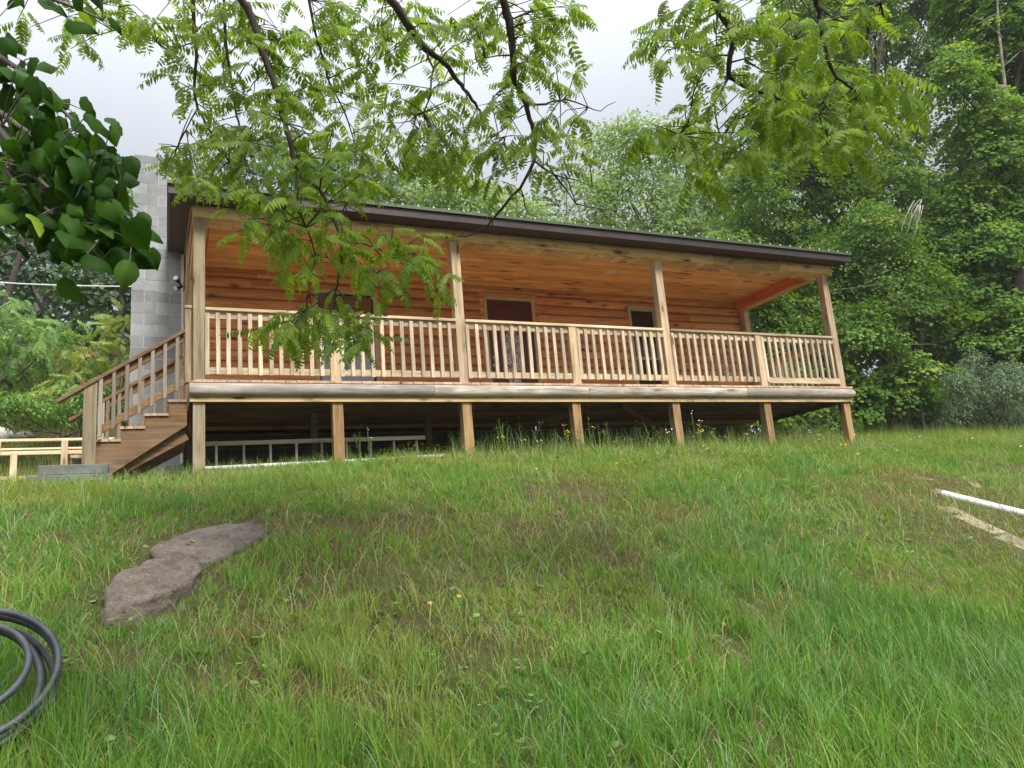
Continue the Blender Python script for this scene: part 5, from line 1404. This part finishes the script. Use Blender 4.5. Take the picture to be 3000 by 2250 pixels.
BLOB = [ # px, py, rx, ry, leaves, branch
 (150, 60, 90, 60, 8, 7), (290, 110, 90, 60, 12, 7), (230, 10, 90, 50, 10, 7), (370, 50, 70, 60, 11, 7),
 (450, 50, 90, 60, 18, 2), (560, 40, 100, 70, 26, 2), (540, 170, 70, 90, 20, 2), (560, 260, 60, 60, 12, 2), (590, 400, 90, 60, 22, 2), (520, 440, 60, 40, 10, 2), (640, 490, 90, 50, 20, 2), (540, 500, 60, 30, 6, 2),
 (690, 50, 90, 70, 30, 1), (650, 190, 80, 90, 26, 1), (690, 330, 80, 70, 22, 1), (740, 420, 90, 60, 22, 1), (730, 520, 90, 50, 18, 1),
 (790, 70, 90, 90, 32, 0), (860, 180, 80, 90, 26, 0), (780, 260, 80, 80, 22, 0), (880, 320, 80, 80, 22, 0), (800, 420, 80, 70, 22, 0), (860, 520, 90, 60, 24, 0), (940, 450, 80, 70, 20, 0), (980, 540, 90, 60, 18, 0),
 (760, 600, 90, 60, 20, 0), (860, 630, 90, 60, 22, 0), (700, 650, 60, 40, 8, 0), (800, 700, 80, 50, 16, 0), (930, 680, 80, 60, 18, 0), (900, 780, 60, 50, 10, 0), (1010, 690, 70, 60, 14, 0),
 (1080, 720, 70, 50, 14, 0), (1150, 720, 70, 50, 16, 0), (1240, 730, 60, 50, 14, 0), (1200, 800, 80, 50, 16, 0), (1280, 820, 40, 50, 7, 0), (1100, 800, 60, 40, 10, 0), (1020, 800, 50, 40, 8, 0),
 (800, 940, 60, 45, 12, 0), (870, 930, 80, 50, 20, 0), (960, 910, 80, 50, 20, 0), (1040, 900, 70, 50, 16, 0), (1080, 980, 50, 40, 10, 0), (930, 970, 80, 40, 14, 0), (1000, 960, 60, 40, 10, 0),
 (930, 60, 80, 80, 26, 8), (980, 170, 90, 80, 26, 8), (1010, 290, 80, 70, 20, 8), (1060, 60, 80, 80, 26, 8), (1070, 400, 90, 70, 20, 8), (1060, 500, 70, 50, 12, 8),
 (1150, 70, 80, 70, 22, 3), (1110, 180, 70, 60, 14, 3), (1240, 50, 80, 60, 18, 3), (1220, 260, 80, 60, 16, 3), (1180, 440, 90, 50, 20, 3), (1290, 300, 70, 60, 14, 3), (1270, 420, 90, 60, 22, 3), (1340, 400, 80, 60, 18, 3), (1340, 130, 70, 60, 12, 3), (1130, 330, 50, 40, 6, 3), (1240, 500, 70, 30, 8, 3), (1350, 480, 70, 50, 16, 3),
 (1360, 40, 80, 50, 16, 4), (1440, 100, 70, 80, 16, 4), (1560, 50, 90, 60, 22, 4), (1650, 30, 80, 40, 12, 4), (1600, 140, 80, 60, 18, 4), (1570, 220, 70, 50, 14, 4), (1480, 230, 60, 50, 10, 4), (1460, 350, 70, 60, 16, 4), (1620, 230, 60, 40, 8, 4), (1590, 370, 80, 50, 16, 4), (1650, 320, 60, 40, 8, 4), (1660, 430, 50, 40, 8, 4), (1500, 450, 80, 60, 16, 4), (1450, 510, 60, 40, 10, 4), (1420, 430, 60, 50, 12, 4), (1560, 460, 40, 40, 6, 4), (1630, 490, 40, 30, 5, 4),
 (1960, 40, 80, 60, 18, 5), (1950, 140, 70, 60, 14, 5), (2050, 80, 80, 80, 22, 5), (2040, 180, 70, 50, 12, 5), (2160, 50, 90, 60, 20, 5), (2240, 120, 80, 70, 22, 5), (2330, 60, 80, 60, 18, 5), (2320, 190, 90, 60, 20, 5), (2230, 240, 80, 60, 18, 5), (2040, 300, 60, 50, 10, 5), (1960, 390, 80, 50, 14, 5), (2030, 430, 70, 50, 12, 5), (2130, 400, 80, 60, 16, 5), (2090, 500, 80, 40, 11, 5), (2160, 480, 60, 40, 8, 5), (2220, 340, 90, 60, 22, 5), (2310, 330, 90, 60, 22, 5), (2300, 430, 90, 50, 18, 5), (2130, 270, 50, 40, 6, 5),
 (2430, 90, 70, 70, 14, 6), (2520, 40, 70, 40, 9, 6), (2440, 250, 80, 60, 16, 6), (2520, 300, 90, 50, 18, 6), (2600, 260, 70, 40, 10, 6), (2660, 290, 40, 40, 6, 6), (2430, 350, 80, 60, 18, 6), (2500, 400, 70, 40, 9, 6), (2380, 430, 60, 40, 10, 6), (2600, 330, 60, 40, 8, 6),
]
fol = [[] for _ in BR]
rg = np.random.default_rng(4)
GR = 1.15
for (bx, by, rx, ry, cnt, bi) in BLOB:
    nd = np.array(nodes[bi]); dd = (BR[bi][1]+BR[bi][2])/2
    left = int(round(cnt*GR*(0.85 if by > 570 else 1)))
    while left > 0:
        a = rg.uniform(0, 6.28); q = math.sqrt(rg.random())
        P = atd(bx+1.12*rx*q*math.cos(a), by+1.12*ry*q*math.sin(a), dd+rg.uniform(-.55, .65))
        j = np.argmin(((nd-P)**2).sum(1)+.15*(nd[:, 2] < P[2]-.1)); base = nd[j]
        v = P-base; l = np.linalg.norm(v)
        mid = base+v*.5+np.array([0, 0, .06*l])+rg.normal(0, .02*l+.002, 3)
        mbs[bi].tube([base, mid, P], [.0042, .0032, .0022], 4, None, 0, False)
        k = min(left, rg.integers(2, 5)); left -= k
        vd = v/(l+1e-6)
        for i in range(k):
            th = rg.uniform(0, 6.28); ax_ = np.array([math.cos(th), math.sin(th)*.8, rg.uniform(-.55, .25)])+vd*.6
            up = np.array([rg.normal(0, .25), rg.normal(0, .25), 1.0])
            tm = PIN[rg.integers(0, 5)]; s = rg.uniform(.135, .235)*(1.0 if bi < 5 else 1.05)
            b_ = P-vd*.03*i
            V_, F_, T_ = stamp(tm[0], tm[1], b_[None], frames(ax_[None], up[None]), np.array([[s*.92, s, s]]), np.array([np.clip(rg.normal(.5, .22), .05, .95)]), tm[2])
            fol[bi].append((V_, F_, T_))
for bi in range(len(BR)):
    o = mbs[bi].build('branch', m_bark, wt, 0, -Vector(WO))
    V, Fq, T = cat(fol[bi]); link('foliage', npmesh('foliage', V, Fq, T, m_wal), o)

# ------------------------------------------------------------------ broad-leaved tree at the left
BROAD = (HEART[0].copy(), HEART[1]); BROAD[0][:, 2] += np.where(np.arange(21) < 14, -.10*np.abs(BROAD[0][:, 0])*2, .05)+.03*np.sin(BROAD[0][:, 1]*17+BROAD[0][:, 0]*9)
BT = np.where(np.arange(12) % 2 == 0, .07, -.05)  # leaf halves toned apart: the fold's light and shade put into colour
bt = empty('broadleaf_tree', (-2.3, .9, 0)); BO = np.array([-2.3, .9, 0.]); tag(bt, 'dark broad-leaved branches with large round leaves reaching in at the left', 'tree')
m_bl = leafmat('backlit_broad_leaf', (.018, .055, .008), (.035, .095, .012), (.075, .16, .020), .42, .08, (.26, .38, .05), 1.5)  # backlit darkness and yellow shine-through are put into these leaf colours
mb = MB(); mb.tube([(-2.3, .9, .0), (-2.25, .95, 1.5), (-2.2, 1.1, 2.6), (-2.1, 1.2, 3.6)], [.09, .07, .05, .03], 10); mb.build('trunk', m_bark2, bt, 0, -Vector(BO))
BL = [([(-260, 180), (-80, 320), (0, 378), (40, 440), (62, 478), (105, 520), (155, 565), (210, 610), (260, 640), (330, 680), (390, 700)], 2.3),
      ([(-260, 400), (-60, 450), (0, 485), (46, 543), (102, 590), (170, 640), (230, 680), (270, 730), (300, 760)], 2.35),
      ([(-260, 40), (-60, 130), (0, 168), (50, 200), (95, 290), (150, 300), (190, 330), (240, 380), (290, 440), (340, 480)], 2.5),
      ([(-200, -120), (0, -60), (90, -20), (160, 0), (240, 30), (300, 60)], 2.4),
      ([(-200, 300), (0, 330), (95, 400), (180, 470), (260, 560), (340, 610), (420, 680)], 2.45)]
LP = [(12, 118), (4, 150), (62, 195), (135, 205), (70, 245), (105, 240), (20, 262), (50, 300), (150, 275), (160, 325), (255, 310), (265, 350), (330, 380), (362, 480), (318, 462), (248, 360), (262, 420),
      (20, 318), (90, 330), (35, 360), (90, 395), (60, 430), (130, 365), (180, 400), (110, 455), (205, 445), (212, 505), (150, 485), (60, 500), (18, 470), (262, 515), (312, 525), (292, 565), (345, 560), (322, 600), (350, 590),
      (178, 560), (232, 590), (130, 600), (90, 575), (40, 560), (20, 600), (32, 655), (75, 640), (160, 640), (150, 690), (200, 640), (255, 655), (290, 640), (330, 660), (300, 700), (365, 690), (400, 640), (440, 690), (395, 740), (430, 740),
      (262, 770), (345, 750), (310, 735), (230, 715), (195, 735), (180, 705), (150, 730), (385, 650), (420, 670), (280, 600), (240, 470), (300, 500), (10, 420), (10, 540), (60, 610), (110, 540), (150, 430),
      (150, 30), (190, 70), (110, 10), (250, 50), (320, 70), (215, 10), (290, 20), (60, 10), (-60, 200), (-60, 400), (-70, 600), (-50, 500), (-60, 300), (-80, 80), (210, 560), (250, 545), (330, 640), (120, 650), (210, 680), (270, 690), (350, 720), (45, 215), (85, 270), (25, 225), (120, 320), (60, 350), (0, 380), (75, 460), (170, 460), (230, 500), (190, 520), (100, 500), (40, 520), (140, 540)]
bn = []; bm_ = []
for pl, dp in BL:
    mb = MB(); pts = [Vector((-2.15, 1.15, 3.0+.1*len(bm_)))]+[Vector(atd(x, y, dp)) for x, y in pl]; n = len(pts)
    mb.tube(pts, [.014*(1-.85*i/(n-1)) for i in range(n)], 7); bn.append(np.array([p for p in pts[2:]])); bm_.append(mb)
rg = np.random.default_rng(9); fl_ = [[] for _ in BL]
for rep in range(4):
    for (x, y) in LP:
        if rep > 1 and y < 400: continue
        x_ = x+rg.uniform(-12, 12)*(1+rep*2); y_ = y+rg.uniform(-12, 12)*(1+rep*2)-18
        if (x_ > 400 and rep) or (y_ < 330 and rep and x_ > 110): continue
        dp = 2.4+rg.uniform(-.25, .3); P = atd(x_, y_, dp)
        best = min(range(len(BL)), key=lambda k: ((bn[k]-P)**2).sum(1).min()); nd = bn[best]; base = nd[((nd-P)**2).sum(1).argmin()]
        bm_[best].tube([base, (base+P)/2+np.array([0, 0, .012]), P], [.0022, .0018, .0015], 4, None, 0, False)
        ax_ = np.array([rg.normal(.25, .45), rg.normal(0, .45), -1.0+rg.uniform(-.1, .7)]); nn = np.array([rg.normal(.1, .5), -1+rg.uniform(-.2, .9), rg.uniform(.1, 1.2)])
        s = rg.uniform(.05, .096); V_, F_, T_ = stamp(BROAD[0], BROAD[1], P[None], frames(ax_[None], nn[None]), np.array([[s*rg.uniform(.7, .9), s, s*rg.uniform(.7, 1.6)]]), np.array([np.clip(rg.normal(.38, .30), .05, .97)]), BT)
        fl_[best].append((V_, F_, T_))
for k in range(len(BL)):
    o = bm_[k].build('branch', m_bark2, bt, 0, -Vector(BO)); V, Fq, T = cat(fl_[k]); link('foliage', npmesh('foliage', V, Fq, T, m_bl), o)

# ------------------------------------------------------------------ sky and light
w = bpy.data.worlds.new('World'); sc.world = w; w.use_nodes = True; nt = w.node_tree; nt.nodes.clear()
out = nt.nodes.new('ShaderNodeOutputWorld'); bg = nt.nodes.new('ShaderNodeBackground')
SUN_EL, SUN_AZ = 50, 172      # azimuth measured clockwise from +Y (into the scene)
sky = nt.nodes.new('ShaderNodeTexSky'); sky.sky_type = 'NISHITA'; sky.sun_disc = False
sky.sun_elevation = R_(SUN_EL); sky.sun_rotation = R_(SUN_AZ); sky.dust_density = 3; sky.air_density = 1.2
tc = N(nt, 'TexCoord').outputs['Generated']
sx = N(nt, 'SeparateXYZ'); L(nt, tc, sx.inputs[0])
el = math_(nt, 'MAXIMUM', sx.outputs[2], 0.0)
cn = noise(nt, tc, 2.2, 6, .55, .3)
cloud = ramp(nt, cn, [(.30, (7.0, 7.45, 8.1)), (.55, (7.4, 7.75, 8.25)), (.75, (7.9, 8.15, 8.5))])
gr = math_(nt, 'ADD', math_(nt, 'MULTIPLY', math_(nt, 'POWER', el, 3.0), 3.4), .405)
cb = N(nt, 'CombineXYZ')
for k in range(3): L(nt, gr, cb.inputs[k])
cloud = mix(nt, 1.0, cloud, cb.outputs[0], 'MULTIPLY')
col = mix(nt, .88, sky.outputs[0], cloud)
L(nt, col, bg.inputs[0]); bg.inputs[1].default_value = .085; L(nt, bg.outputs[0], out.inputs[0])
sun = bpy.data.lights.new('sun', 'SUN'); sun.energy = 2.8; sun.angle = R_(16); sun.color = (1, .965, .90)
so = bpy.data.objects.new('sun', sun); C.objects.link(so)
d = Vector((math.sin(R_(SUN_AZ))*math.cos(R_(SUN_EL)), math.cos(R_(SUN_AZ))*math.cos(R_(SUN_EL)), math.sin(R_(SUN_EL))))
so.rotation_euler = d.to_track_quat('Z', 'Y').to_euler()

sc.view_settings.view_transform = 'Standard'; sc.view_settings.look = 'None'; sc.view_settings.gamma = 1; sc.view_settings.exposure = .72
sc.render.engine = 'CYCLES'; cy = sc.cycles
cy.max_bounces = 6; cy.diffuse_bounces = 4; cy.glossy_bounces = 2; cy.transmission_bounces = 4; cy.transparent_max_bounces = 4
cy.use_denoising = True; cy.caustics_reflective = False; cy.caustics_refractive = False

HZ = .00055
if HZ > 0:
    mb = MB(); mb.box(-161, 171, -61, 140, -4, 46, .5)
    m, nt, out = newmat('thin_haze'); pv = N(nt, 'VolumePrincipled'); pv.inputs['Color'].default_value = (.92, .95, 1, 1); pv.inputs['Density'].default_value = HZ
    L(nt, pv.outputs[0], out.inputs['Volume']); o = mb.build('haze', m); tag(o, 'thin pale haze in the humid air', 'haze', None, 'stuff')
    cy.volume_bounces = 1
